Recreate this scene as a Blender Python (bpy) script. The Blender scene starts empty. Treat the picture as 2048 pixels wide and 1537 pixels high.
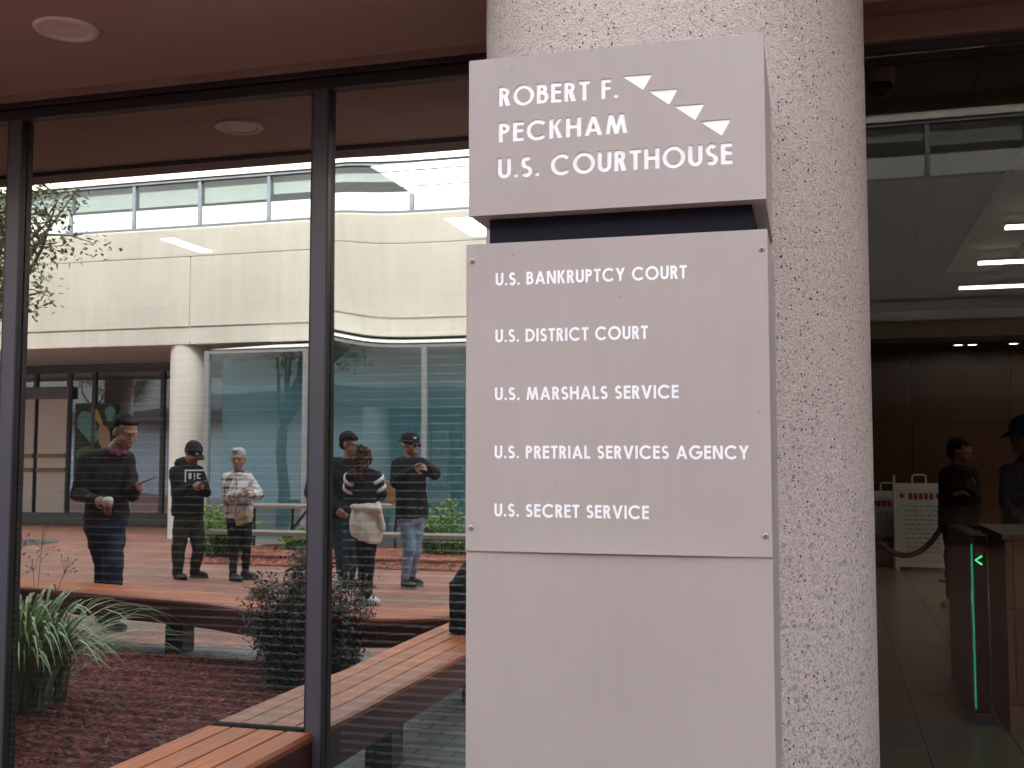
import bpy, bmesh, math, random
from mathutils import Vector, Matrix, Euler, noise
random.seed(7)
R = math.radians
SC = bpy.context.scene
COL = SC.collection

# ------------------------------------------------------------------ camera
F_PX = 2200.0; CW, CH = 2048.0, 1537.0
YAW = R(16.0); PITCH = math.atan(152 / F_PX); EYE = 1.45; DIST = 3.789
cam_d = bpy.data.cameras.new('camera'); cam = bpy.data.objects.new('camera', cam_d); COL.objects.link(cam)
cam.location = (0, -DIST, EYE); cam.rotation_euler = (R(90) + PITCH, 0, YAW)
cam_d.sensor_width = 36; cam_d.lens = 36 * F_PX / CW; cam_d.clip_end = 500; cam_d.clip_start = 0.05
SC.camera = cam
# ------------------------------------------------------------------ light
SUN_EL, SUN_AZ = R(43), R(12)          # the sun stands behind the courthouse: the courtyard lies in its open shade
w = bpy.data.worlds.new('World'); SC.world = w; w.use_nodes = True
nt = w.node_tree; bg = nt.nodes['Background']
sky = nt.nodes.new('ShaderNodeTexSky'); sky.sky_type = 'NISHITA'; sky.sun_disc = False
sky.sun_elevation = SUN_EL; sky.sun_rotation = SUN_AZ; sky.dust_density = 4.0; sky.air_density = 1.0; sky.ozone_density = 1.0
hs = nt.nodes.new('ShaderNodeHueSaturation'); hs.inputs['Saturation'].default_value = 0.42
nt.links.new(sky.outputs[0], hs.inputs['Color']); nt.links.new(hs.outputs[0], bg.inputs[0])
bg.inputs[1].default_value = 0.15
sun_d = bpy.data.lights.new('sun', 'SUN'); sun_d.energy = 3.0; sun_d.angle = R(0.6); sun_d.color = (1, .95, .87)
sun = bpy.data.objects.new('sun', sun_d); COL.objects.link(sun)
sun.rotation_euler = Vector((math.sin(SUN_AZ) * math.cos(SUN_EL), math.cos(SUN_AZ) * math.cos(SUN_EL), math.sin(SUN_EL))).to_track_quat('Z', 'Y').to_euler()
SC.view_settings.view_transform = 'Standard'; SC.view_settings.look = 'None'
SC.view_settings.exposure = 2.90; SC.view_settings.gamma = 1
SC.cycles.max_bounces = 10; SC.cycles.glossy_bounces = 6; SC.cycles.transparent_max_bounces = 16
SC.cycles.caustics_reflective = False; SC.cycles.caustics_refractive = False

# ------------------------------------------------------------------ survey: where a sight line of the photo meets a plane
FW = Vector((-math.sin(YAW) * math.cos(PITCH), math.cos(YAW) * math.cos(PITCH), math.sin(PITCH)))
RT = Vector((math.cos(YAW), math.sin(YAW), 0)); UP = RT.cross(FW); CP = Vector((0, -DIST, EYE))
def ray(px, py): return FW * F_PX + RT * (px - CW / 2) + UP * (CH / 2 - py)
def on_z(px, py, z):
    d = ray(px, py); return CP + d * ((z - CP.z) / d.z)
def on_y(px, py, y):
    d = ray(px, py); return CP + d * ((y - CP.y) / d.y)
def on_plane(px, py, o, n):
    d = ray(px, py); return CP + d * ((o - CP).dot(n) / d.dot(n))
def mir(v): return Vector((v.x, -v.y, v.z))        # the window mirrors the courtyard: y <-> -y
def rz_(px, py, z): return mir(on_z(px, py, z))
def ry_(px, py, y): return mir(on_y(px, py, y))

# ------------------------------------------------------------------ materials
MATS = {}
class NT:
    def __init__(s, name):
        s.m = bpy.data.materials.new(name); s.m.use_nodes = True; s.t = s.m.node_tree
        s.b = s.t.nodes['Principled BSDF']; s.out = s.t.nodes['Material Output']; s._o = None
    def n(s, typ, **kw):
        x = s.t.nodes.new(typ)
        for k, v in kw.items(): setattr(x, k, v)
        return x
    def l(s, a, b): s.t.links.new(a, b)
    def obj(s):
        if not s._o: s._o = s.n('ShaderNodeTexCoord').outputs['Object']
        return s._o
    def mapping(s, scale=(1, 1, 1), rot=(0, 0, 0), src=None):
        m = s.n('ShaderNodeMapping'); m.inputs['Scale'].default_value = scale; m.inputs['Rotation'].default_value = rot
        s.l(src or s.obj(), m.inputs[0]); return m.outputs[0]
    def noise(s, scale, detail=4, rough=.55, vec=None, dist=0):
        x = s.n('ShaderNodeTexNoise'); x.inputs['Scale'].default_value = scale; x.inputs['Detail'].default_value = detail
        x.inputs['Roughness'].default_value = rough; x.inputs['Distortion'].default_value = dist
        s.l(vec or s.obj(), x.inputs['Vector']); return x.outputs['Fac']
    def ramp(s, fac, stops, interp='LINEAR'):
        x = s.n('ShaderNodeValToRGB'); cr = x.color_ramp; cr.interpolation = interp
        while len(cr.elements) < len(stops): cr.elements.new(.5)
        for e, (p, c) in zip(cr.elements, stops):
            e.position = p; e.color = (*c, 1) if len(c) == 3 else c
        s.l(fac, x.inputs[0]); return x.outputs[0]
    def mix(s, fac, a, b, typ='MIX'):
        x = s.n('ShaderNodeMix', data_type='RGBA', blend_type=typ)
        for i, v in ((0, fac), (6, a), (7, b)):
            if hasattr(v, 'links'): s.l(v, x.inputs[i])
            else: x.inputs[i].default_value = v if i == 0 else (*v, 1)
        return x.outputs[2]
    def math(s, op, a, b=0):
        x = s.n('ShaderNodeMath', operation=op)
        for i, v in ((0, a), (1, b)):
            if hasattr(v, 'links'): s.l(v, x.inputs[i])
            else: x.inputs[i].default_value = v
        return x.outputs[0]
    def sep(s, vec=None):
        x = s.n('ShaderNodeSeparateXYZ'); s.l(vec or s.obj(), x.inputs[0]); return x.outputs
    def bump(s, h, strength=.3, dist=.01):
        x = s.n('ShaderNodeBump'); x.inputs['Strength'].default_value = strength; x.inputs['Distance'].default_value = dist
        s.l(h, x.inputs['Height']); s.l(x.outputs[0], s.b.inputs['Normal']); return x.outputs[0]
    def col(s, c):
        if hasattr(c, 'links'): s.l(c, s.b.inputs['Base Color'])
        else: s.b.inputs['Base Color'].default_value = (*c, 1)
    def set(s, rough=.6, metal=0, spec=.5, coat=0):
        s.b.inputs['Roughness'].default_value = rough; s.b.inputs['Metallic'].default_value = metal
        s.b.inputs['Specular IOR Level'].default_value = spec; s.b.inputs['Coat Weight'].default_value = coat
def plain(name, c, rough=.6, metal=0, var=.12, scale=8, bump=0, bscale=80, spec=.5, coat=0):
    if name in MATS: return MATS[name]
    k = NT(name); f = k.noise(scale, 5)
    lo = tuple(max(0, v * (1 - var)) for v in c); hi = tuple(min(1, v * (1 + var)) for v in c)
    k.col(k.ramp(f, [(.3, lo), (.7, hi)])); k.set(rough, metal, spec, coat)
    if bump: k.bump(k.noise(bscale, 4), bump, .004)
    MATS[name] = k.m; return k.m
def emit(name, c, s):
    k = NT(name); k.col((.02, .02, .02)); k.b.inputs['Emission Color'].default_value = (*c, 1); k.b.inputs['Emission Strength'].default_value = s
    MATS[name] = k.m; return k.m
def glass(name, refl, tint, wav=0, wscale=1.0, gloss_tint=(1, 1, 1), rough=0.0, dust_haze=0):
    k = NT(name); g = k.n('ShaderNodeBsdfGlossy'); g.inputs['Roughness'].default_value = rough; g.inputs['Color'].default_value = (*gloss_tint, 1)
    t = k.n('ShaderNodeBsdfTransparent'); t.inputs['Color'].default_value = (*tint, 1)
    mx = k.n('ShaderNodeMixShader')
    fr = k.n('ShaderNodeFresnel'); fr.inputs['IOR'].default_value = 1.45
    if wav:
        x = k.n('ShaderNodeBump'); x.inputs['Strength'].default_value = 1; x.inputs['Distance'].default_value = wav
        k.l(k.noise(wscale, 1, .3), x.inputs['Height']); k.l(x.outputs[0], g.inputs['Normal'])
    f = k.math('ADD', fr.outputs[0], refl - .035); f = k.math('MINIMUM', f, 1)
    k.l(f, mx.inputs[0]); k.l(t.outputs[0], mx.inputs[1]); k.l(g.outputs[0], mx.inputs[2]); last = mx
    if dust_haze:  # thin dust film; its pale blue also puts haze over the dark glass
        d = k.n('ShaderNodeBsdfDiffuse'); d.inputs['Color'].default_value = (.55, .55, .58, 1); last = k.n('ShaderNodeMixShader')
        k.l(k.math('MULTIPLY', k.ramp(k.noise(3.5, 7, .7, k.mapping((1.2, 1, .35))), [(.35, (.35, .35, .35)), (.75, (1, 1, 1))]), dust_haze), last.inputs[0]); k.l(mx.outputs[0], last.inputs[1]); k.l(d.outputs[0], last.inputs[2])
    k.l(last.outputs[0], k.out.inputs[0])
    MATS[name] = k.m; return k.m

def mk_aggregate():
    k = NT('exposed_aggregate')
    nz = k.n('ShaderNodeTexNoise'); nz.inputs['Scale'].default_value = 90; nz.inputs['Detail'].default_value = 2; k.l(k.obj(), nz.inputs['Vector'])
    va = k.n('ShaderNodeVectorMath', operation='MULTIPLY_ADD'); k.l(nz.outputs['Color'], va.inputs[0]); va.inputs[1].default_value = (.012, .012, .012); k.l(k.obj(), va.inputs[2])
    def cells(scale):
        v = k.n('ShaderNodeTexVoronoi'); v.inputs['Scale'].default_value = scale; k.l(va.outputs[0], v.inputs['Vector']); return v, k.sep(v.outputs['Color'])
    z = k.sep()[2]
    up = k.n('ShaderNodeMapRange'); up.inputs[1].default_value = 1.05; up.inputs[2].default_value = 1.75; k.l(z, up.inputs[0]); up = up.outputs[0]     # rougher cast above, ground smoother below
    v1, c1 = cells(225)
    low = k.ramp(c1[0], [(0, (.29, .265, .27)), (.15, (.43, .375, .355)), (.38, (.53, .45, .415)), (.72, (.58, .495, .455)), (.95, (.66, .57, .53))], 'CONSTANT')
    hi = k.ramp(c1[0], [(0, (.60, .505, .445)), (.3, (.67, .57, .505)), (.7, (.72, .615, .545))], 'CONSTANT')
    c = k.mix(up, low, hi)
    v3, c3 = cells(64)
    st = k.math('MULTIPLY', k.math('LESS_THAN', v3.outputs['Distance'], .42), k.math('LESS_THAN', c3[2], .15))
    c = k.mix(k.math('MULTIPLY', st, k.math('SUBTRACT', .9, k.math('MULTIPLY', up, .65))), c, (.29, .262, .262))
    v2, c2 = cells(120)
    sp = k.math('MULTIPLY', k.math('LESS_THAN', v2.outputs['Distance'], k.math('ADD', .16, k.math('MULTIPLY', c2[0], .22))), k.math('LESS_THAN', c2[1], .25))
    c = k.mix(sp, c, (.045, .04, .042))
    pit = k.ramp(k.noise(185, 3, .65), [(.34, (.50, .44, .42)), (.44, (1, 1, 1))])
    c = k.mix(k.math('ADD', .35, k.math('MULTIPLY', up, .4)), c, k.mix(1, c, pit, 'MULTIPLY'))
    c = k.mix(k.ramp(k.noise(2.2, 4), [(.38, (0, 0, 0)), (.75, (.2, .2, .2))]), c, (.50, .44, .42))
    k.col(c); k.set(.88, spec=.25)
    h = k.math('MULTIPLY', k.math('ADD', k.noise(185, 3, .65), k.math('MULTIPLY', k.noise(60, 2), .6)), k.math('ADD', .25, k.math('MULTIPLY', up, 1.5)))
    k.bump(h, .8, .009); MATS['agg'] = k.m; return k.m
def mk_wood(name, dark, light, rough=.3, axis=1, coat=.3):
    k = NT(name); geo = k.n('ShaderNodeNewGeometry')
    sc = [26, 26, 26]; sc[axis] = 1.1
    g = k.noise(2.4, 8, .62, k.mapping(tuple(sc)), .6)
    base = k.ramp(g, [(.25, dark), (.52, tuple((a + b) / 2 for a, b in zip(dark, light))), (.75, light)])
    isl = k.ramp(geo.outputs['Random Per Island'], [(0, (.78, .76, .76)), (.5, (.98, .98, .98)), (1, (1.16, 1.14, 1.12))])
    k.col(k.mix(1, base, isl, 'MULTIPLY')); k.set(rough, spec=.5, coat=coat); k.b.inputs['Coat Roughness'].default_value = .18
    k.bump(g, .15, .002); MATS[name] = k.m; return k.m
def mk_paving():
    k = NT('brick_paving'); b = k.n('ShaderNodeTexBrick'); b.inputs['Scale'].default_value = 1
    b.inputs['Brick Width'].default_value = .2; b.inputs['Row Height'].default_value = .1; b.inputs['Mortar Size'].default_value = .005
    b.inputs['Color1'].default_value = (.30, .125, .085, 1); b.inputs['Color2'].default_value = (.40, .185, .13, 1); b.inputs['Mortar'].default_value = (.12, .09, .08, 1)
    k.l(k.mapping((1, 1, 1), (0, 0, R(45))), b.inputs['Vector'])
    b2 = k.n('ShaderNodeTexBrick'); b2.inputs['Scale'].default_value = 1; b2.inputs['Brick Width'].default_value = .2; b2.inputs['Row Height'].default_value = .1; b2.inputs['Mortar Size'].default_value = .004
    b2.inputs['Color1'].default_value = (.235, .145, .112, 1); b2.inputs['Color2'].default_value = (.285, .18, .142, 1); b2.inputs['Mortar'].default_value = (.08, .08, .075, 1)
    k.l(k.obj(), b2.inputs['Vector'])
    o = k.sep()
    bx = k.math('LESS_THAN', k.math('FLOORED_MODULO', k.math('ADD', o[0], .35), 2.75), .22)
    by = k.math('LESS_THAN', k.math('FLOORED_MODULO', k.math('ADD', o[1], 4.85), 2.2), .26)
    m = k.math('MAXIMUM', bx, by)
    c = k.mix(m, b.outputs[0], b2.outputs[0])
    c = k.mix(1, c, k.ramp(k.noise(1.3, 5), [(.3, (.78, .78, .78)), (.7, (1.12, 1.12, 1.12))]), 'MULTIPLY')
    k.col(c); k.set(.75); k.bump(k.noise(120, 3), .2, .003); return k.m
def mk_greybrick():
    k = NT('grey_pavers'); b = k.n('ShaderNodeTexBrick'); b.inputs['Scale'].default_value = 1; b.inputs['Brick Width'].default_value = .2; b.inputs['Row Height'].default_value = .1
    b.inputs['Mortar Size'].default_value = .006; b.inputs['Color1'].default_value = (.13, .13, .125, 1); b.inputs['Color2'].default_value = (.19, .185, .17, 1); b.inputs['Mortar'].default_value = (.05, .05, .05, 1)
    k.l(k.obj(), b.inputs['Vector']); k.col(b.outputs[0]); k.set(.8); k.bump(k.noise(120, 3), .2, .003); return k.m
def mk_mulch():
    k = NT('red_mulch'); v = k.n('ShaderNodeTexVoronoi'); v.inputs['Scale'].default_value = 34; k.l(k.mapping((1, 1.8, 1), src=None), v.inputs['Vector'])
    c = k.ramp(k.sep(v.outputs['Color'])[0], [(0, (.045, .012, .010)), (.4, (.13, .028, .020)), (.8, (.23, .052, .034)), (.97, (.34, .13, .085))])
    k.col(c); k.set(.9, spec=.2); k.bump(k.noise(60, 4), 1, .02); return k.m
def mk_concrete(name, c, groove=False):
    k = NT(name); f = k.noise(.6, 6); st = k.noise(3, 5, .6, k.mapping((1.5, 1.5, .15)))
    x = k.ramp(f, [(.3, tuple(v * .9 for v in c)), (.7, tuple(v * 1.06 for v in c))])
    x = k.mix(1, x, k.ramp(st, [(.3, (.93, .93, .92)), (.65, (1.03, 1.03, 1.03))]), 'MULTIPLY')
    k.col(x); k.set(.85, spec=.25); k.bump(k.noise(90, 4), .25, .004); return k.m
def mk_plaid():
    k = NT('plaid_flannel'); o = k.sep()
    a = k.math('ADD', k.math('MULTIPLY', o[0], .8), k.math('MULTIPLY', o[1], .6))
    def bands(v, per, w_): return k.math('LESS_THAN', k.math('FLOORED_MODULO', v, per), w_)
    s1 = k.math('ADD', bands(a, .095, .034), bands(o[2], .10, .032)); s2 = k.math('ADD', bands(k.math('ADD', a, .045), .095, .014), bands(k.math('ADD', o[2], .05), .10, .014))
    c = k.mix(k.math('MULTIPLY', s1, .48), (.74, .72, .68), (.03, .03, .03)); c = k.mix(k.math('MULTIPLY', s2, .35), c, (.22, .17, .11))
    k.col(c); k.set(.9, spec=.2); return k.m
def mk_jeans():
    return plain('denim', (.20, .29, .42), .9, var=.4, scale=9, bump=.3, bscale=300, spec=.2)
def cloth(name, c, var=.25): return plain(name, c, .92, var=var, scale=22, bump=.25, bscale=260, spec=.2)
def leafmat(name, a, b, c=None):
    k = NT(name); geo = k.n('ShaderNodeNewGeometry')
    k.col(k.ramp(geo.outputs['Random Per Island'], [(0, a), (.75, b), (1, c or b)])); k.set(.5, spec=.4)
    MATS[name] = k.m; return k.m

AGG = mk_aggregate()
SOFFIT = plain('soffit_stucco', (.53, .42, .375), .9, var=.05, scale=1.5, bump=.35, bscale=140, spec=.2)
FRAME = plain('bronze_anodised', (.028, .024, .026), .42, .2, var=.05, scale=5)
MULL = plain('grey_lilac_anodised', (.072, .066, .084), .45, .15, var=.05, scale=5)
GASKET = plain('black_gasket', (.012, .012, .013), .5, var=.05)
HEADER = plain('brown_header_panel', (.19, .12, .105), .45, var=.06, scale=3)
SIGNM = None
def mk_sign():
    k = NT('taupe_painted_metal'); f = k.noise(2.0, 4); st = k.noise(6, 6, .65, k.mapping((9, 9, .45)))
    c = k.ramp(f, [(.3, (.375, .325, .306)), (.7, (.42, .366, .346))])
    c = k.mix(1, c, k.ramp(st, [(.28, (.965, .965, .965)), (.55, (1.0, 1.0, 1.0))]), 'MULTIPLY')
    sp = k.n('ShaderNodeTexVoronoi'); sp.inputs['Scale'].default_value = 22; k.l(k.obj(), sp.inputs['Vector'])
    q = k.math('MULTIPLY', k.math('LESS_THAN', sp.outputs['Distance'], .05), k.math('LESS_THAN', k.sep(sp.outputs['Color'])[0], .28))
    c = k.mix(k.math('MULTIPLY', q, .5), c, (.16, .13, .12))
    k.col(c); k.set(.5, spec=.4); k.bump(k.noise(420, 2), .06, .001); return k.m
SIGNM = mk_sign()
LETTER = plain('white_vinyl', (.92, .92, .94), .4, var=.015, scale=3)
LETTERM = plain('polished_white_metal', (.97, .975, .99), .35, .0, var=.02, scale=4)
NAVY = plain('navy_spacer_paint', (.014, .015, .026), .7, var=.1, scale=10, spec=.12)
SCREWM = plain('screw_paint', (.36, .31, .30), .35, .3, var=.1)
HOLE = plain('dark_recess', (.01, .01, .01), .8)
TRIM = plain('downlight_trim', (.92, .86, .84), .5, var=.03)
LENS = plain('downlight_lens', (.85, .77, .74), .35, var=.1, scale=30)
GLASS_OFF = glass('reflective_office_glass', .60, (.17, .18, .175), gloss_tint=(.97, 1.0, .96), rough=.008, dust_haze=.012)
GLASS_LOB = glass('clear_lobby_glass', .017, (.80, .80, .78))
GLASS_STRIP = glass('strip_window_glass', .34, (.86, .92, .93), wav=.010, wscale=1.2, gloss_tint=(.9, .97, 1))
GLASS_STORE = glass('storefront_glass', .30, (.55, .6, .62), wav=.004, wscale=.9, gloss_tint=(.85, .93, 1))
GLASS_ENC = glass('enclosure_glass', .24, (.75, .92, .95), wav=.004, wscale=.8, gloss_tint=(.8, .95, 1))
CONC = mk_concrete('cream_precast', (.66, .63, .56)); CONCW = mk_concrete('pale_precast', (.60, .57, .52))
CONC2 = mk_concrete('courthouse_precast', (.52, .48, .42))
WOOD = mk_wood('bench_hardwood', (.27, .054, .013), (.62, .172, .042), .45, 1, .04)
WOODX = mk_wood('bench_hardwood_cross', (.28, .056, .013), (.64, .178, .042), .5, 0, 0)
FASCIA = plain('bench_fascia', (.085, .018, .012), .4, var=.25, scale=6, coat=.05, spec=.3)
STEEL = plain('dark_steel', (.045, .045, .052), .5, .3, var=.1)
GREYWOOD = mk_wood('weathered_wood', (.16, .13, .11), (.30, .26, .22), .8, 0, 0)
PAVE = mk_paving(); GREYB = mk_greybrick(); MULCH = mk_mulch()
SKIN = plain('skin_light', (.37, .195, .14), .55, var=.08, scale=25); SKIN2 = plain('skin_tan', (.28, .14, .09), .55, var=.08, scale=25)

# ------------------------------------------------------------------ mesh helpers
class MB:
    def __init__(s): s.bm = bmesh.new()
    def box(s, x0, x1, y0, y1, z0, z1, M=None):
        vs = [Vector((x, y, z)) for x in (x0, x1) for y in (y0, y1) for z in (z0, z1)]
        if M: vs = [M @ v for v in vs]
        v = [s.bm.verts.new(p) for p in vs]
        for f in ((0, 1, 3, 2), (4, 6, 7, 5), (0, 4, 5, 1), (2, 3, 7, 6), (0, 2, 6, 4), (1, 5, 7, 3)): s.bm.faces.new([v[i] for i in f])
        return s
    def quad(s, *p):
        s.bm.faces.new([s.bm.verts.new(q) for q in p]); return s
    def rings(s, rings, cap=True, closed=True):
        vr = [[s.bm.verts.new(p) for p in r] for r in rings]
        n = len(vr[0])
        for a, b in zip(vr, vr[1:]):
            for i in range(n if closed else n - 1): s.bm.faces.new((a[i], a[(i + 1) % n], b[(i + 1) % n], b[i]))
        if cap and closed:
            s.bm.faces.new(list(reversed(vr[0]))); s.bm.faces.new(vr[-1])
        return s
    def tube(s, pts, rad, n=8, cap=True):
        pts = [Vector(p) for p in pts]
        if not hasattr(rad, '__len__'): rad = [rad] * len(pts)
        out = []; prev = None
        for i, p in enumerate(pts):
            t = (pts[min(i + 1, len(pts) - 1)] - pts[max(i - 1, 0)]).normalized()
            a = prev if prev else (Vector((0, 0, 1)) if abs(t.z) < .9 else Vector((1, 0, 0)))
            u = (a - t * a.dot(t)).normalized(); v = t.cross(u); prev = u
            out.append([p + (u * math.cos(2 * math.pi * k / n) + v * math.sin(2 * math.pi * k / n)) * rad[i] for k in range(n)])
        return s.rings(out, cap)
    def capsule(s, a, b, ra, rb, n=12):
        a, b = Vector(a), Vector(b); d = b - a
        t = d.normalized() if d.length > 1e-6 else Vector((0, 0, 1)); pts, rr = [], []
        for k in range(5):
            th = math.pi / 2 * (1 - k / 4); pts.append(a - t * ra * math.sin(th)); rr.append(max(ra * math.cos(th), ra * .05))
        for k in range(5):
            th = math.pi / 2 * (k / 4); pts.append(b + t * rb * math.sin(th)); rr.append(max(rb * math.cos(th), rb * .05))
        u = (Vector((0, 0, 1)) if abs(t.z) < .9 else Vector((1, 0, 0))); u = (u - t * u.dot(t)).normalized(); v = t.cross(u)
        return s.rings([[p + (u * math.cos(2 * math.pi * k / n) + v * math.sin(2 * math.pi * k / n)) * r for k in range(n)] for p, r in zip(pts, rr)])
    def ell(s, c, r, M=None, n=16, m=10):
        c = Vector(c); rr = []
        for j in range(m + 1):
            th = math.pi * j / m; st = max(math.sin(th), .02)
            ring = [Vector((r[0] * st * math.cos(2 * math.pi * k / n), r[1] * st * math.sin(2 * math.pi * k / n), -r[2] * math.cos(th))) for k in range(n)]
            rr.append([c + (M @ p if M else p) for p in ring])
        return s.rings(rr)
    def lathe(s, prof, c=(0, 0, 0), n=48, cap=True):
        c = Vector(c)
        return s.rings([[c + Vector((r * math.cos(2 * math.pi * k / n), r * math.sin(2 * math.pi * k / n), z)) for k in range(n)] for r, z in prof], cap)
    def prism(s, poly, z0, z1, M=None):
        a = [Vector((x, y, z0)) for x, y in poly]; b = [Vector((x, y, z1)) for x, y in poly]
        if M: a = [M @ p for p in a]; b = [M @ p for p in b]
        return s.rings([a, b])
    def build(s, name, mat, parent=None, smooth=False, bevel=0, org=None, angle=None):
        bm = s.bm
        bmesh.ops.recalc_face_normals(bm, faces=bm.faces)
        if bevel:
            es = [e for e in bm.edges if len(e.link_faces) == 2 and e.calc_face_angle() > .6]
            bmesh.ops.bevel(bm, geom=es, offset=bevel, segments=2, affect='EDGES', profile=.6)
        if org is not None: bmesh.ops.translate(bm, verts=bm.verts, vec=-Vector(org))
        me = bpy.data.meshes.new(name); bm.to_mesh(me); bm.free()
        me.materials.append(mat)
        if smooth:
            for p in me.polygons: p.use_smooth = True
            if angle: me.set_sharp_from_angle(angle=angle)
        o = bpy.data.objects.new(name, me); COL.objects.link(o)
        if org is not None: o.location = org
        if parent is not None:
            o.parent = parent
            if org is None: o.location = -WL[parent] if parent in WL else (0, 0, 0)
            else: o.location = Vector(org) - WL.get(parent, Vector())
        WL[o] = Vector(org) if org is not None else Vector()
        return o
WL = {}            # world position of each object's origin (no parent is rotated while building)
def tag(o, label=None, cat=None, group=None, kind=None):
    if label: o['label'] = label
    if cat: o['category'] = cat
    if group: o['group'] = group
    if kind: o['kind'] = kind
    return o
def thing(name, loc, label, cat, group=None):
    o = bpy.data.objects.new(name, None); o.empty_display_size = .1; COL.objects.link(o); o.location = loc; WL[o] = Vector(loc)
    return tag(o, label, cat, group)
def struct(o): return tag(o, kind='structure')
def copy_tree(o, parent=None):
    c = o.copy(); COL.objects.link(c); c.parent = parent
    for ch in list(o.children): copy_tree(ch, c)
    return c
def blob(mb, name, mat, parent, voxel=.01, smooth=4, disp=0, dscale=.12, org=None):
    """union of overlapping shapes -> one continuous skin"""
    o = mb.build(name, mat, None, True)
    r = o.modifiers.new('r', 'REMESH'); r.mode = 'VOXEL'; r.voxel_size = voxel; r.use_smooth_shade = True
    if smooth:
        q = o.modifiers.new('s', 'SMOOTH'); q.iterations = smooth; q.factor = .5
    dg = bpy.context.evaluated_depsgraph_get(); dg.update()
    me = bpy.data.meshes.new_from_object(o.evaluated_get(dg))
    o.modifiers.clear(); old = o.data; o.data = me; bpy.data.meshes.remove(old)
    if not me.materials: me.materials.append(mat)
    me.materials[0] = mat
    if disp:
        ns = [v.normal.copy() for v in me.vertices]
        for v, n_ in zip(me.vertices, ns):
            q = v.co / dscale
            v.co += n_ * disp * (noise.noise(q) + .6 * noise.noise(Vector((q.x * 2.1, q.y * 2.1, q.z * 3.4)) + Vector((7, 3, 1))))
    for p in me.polygons: p.use_smooth = True
    if parent is not None:
        o.parent = parent; o.location = -WL[parent]
    return o

# ================================================================== GROUND
mb = MB(); mb.quad((-70, -70, -.02), (50, -70, -.02), (50, 50, -.02), (-70, 50, -.02)); struct(mb.build('ground', plain('ground_earth', (.16, .14, .12), .9)))
mb = MB(); mb.quad((-34, -24, 0), (24, -24, 0), (24, -.02, 0), (-34, -.02, 0)); struct(mb.build('paving', PAVE))
mb = MB(); mb.quad((-2.36, -3.0, .004), (3.0, -3.0, .004), (3.0, -.03, .004), (-2.36, -.03, .004)); struct(mb.build('path', GREYB))
mb = MB()
NX, NY = 130, 60
vs = [[None] * (NY + 1) for _ in range(NX + 1)]
for i in range(NX + 1):
    for j in range(NY + 1):
        x = -9.5 + 7.12 * i / NX; y = -3.34 + 3.30 * j / NY
        edge = min(i, NX - i, j, NY - j)
        z = .012 + (0 if edge == 0 else .03 + .025 * noise.noise(Vector((x * 3, y * 3, 0))) + .016 * random.uniform(-1, 1))
        vs[i][j] = mb.bm.verts.new((x, y, z))
for i in range(NX):
    for j in range(NY): mb.bm.faces.new((vs[i][j], vs[i + 1][j], vs[i + 1][j + 1], vs[i][j + 1]))
o = mb.build('mulch', MULCH); struct(o)
mb = MB()
for _ in range(5200):
    x = random.uniform(-9.3, -2.45); y = random.uniform(-3.3, -.08); L = random.uniform(.007, .026); wd = random.uniform(.002, .006)
    M = Matrix.Translation((x, y, .055 + random.uniform(-.012, .022))) @ Euler((random.uniform(-.5, .5), random.uniform(-.5, .5), random.uniform(0, 6.3))).to_matrix().to_4x4()
    mb.box(-L, L, -wd, wd, -.0015, .0015, M)
tag(mb.build('bark_chips', leafmat('bark_chip', (.06, .016, .012), (.20, .05, .03), (.32, .14, .09))), 'loose red brown bark chips strewn over the planting bed', 'bark chips', kind='stuff')
mb = MB(); mb.box(-9.6, -2.36, -3.78, -3.345, -.05, .03); struct(mb.build('border', GREYB, bevel=.006))
# far mulch bed
mb = MB()
N2 = 90
vv = [[None] * 21 for _ in range(N2 + 1)]
for i in range(N2 + 1):
    for j in range(21):
        x = -8.9 + 9.9 * i / N2; y = -12.7 + 2.8 * j / 20 - (.9 if i == 0 else 0) * 0
        e = min(i, N2 - i, j, 20 - j)
        vv[i][j] = mb.bm.verts.new((x, y, .01 + (0 if e == 0 else .05 + .03 * noise.noise(Vector((x * 2, y * 2, 4))) + .03 * random.random())))
for i in range(N2):
    for j in range(20): mb.bm.faces.new((vv[i][j], vv[i + 1][j], vv[i + 1][j + 1], vv[i][j + 1]))
k = NT('orange_mulch'); v = k.n('ShaderNodeTexVoronoi'); v.inputs['Scale'].default_value = 22; k.l(k.obj(), v.inputs['Vector'])
k.col(k.ramp(k.sep(v.outputs['Color'])[0], [(0, (.08, .022, .014)), (.5, (.23, .062, .036)), (1, (.40, .15, .09))])); k.set(.9)
struct(mb.build('mulch', k.m))
mb = MB(); c = rz_(20, 1086, 0); mb.lathe([(.0, .012), (.74, .012), (.78, .006), (.80, .002)], (c.x, c.y, 0), 40, cap=False)
tag(mb.build('manhole_cover', plain('cast_iron', (.10, .10, .095), .7, .2, bump=.5, bscale=40)), 'round grey manhole cover in the red brick courtyard', 'manhole cover')

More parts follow.
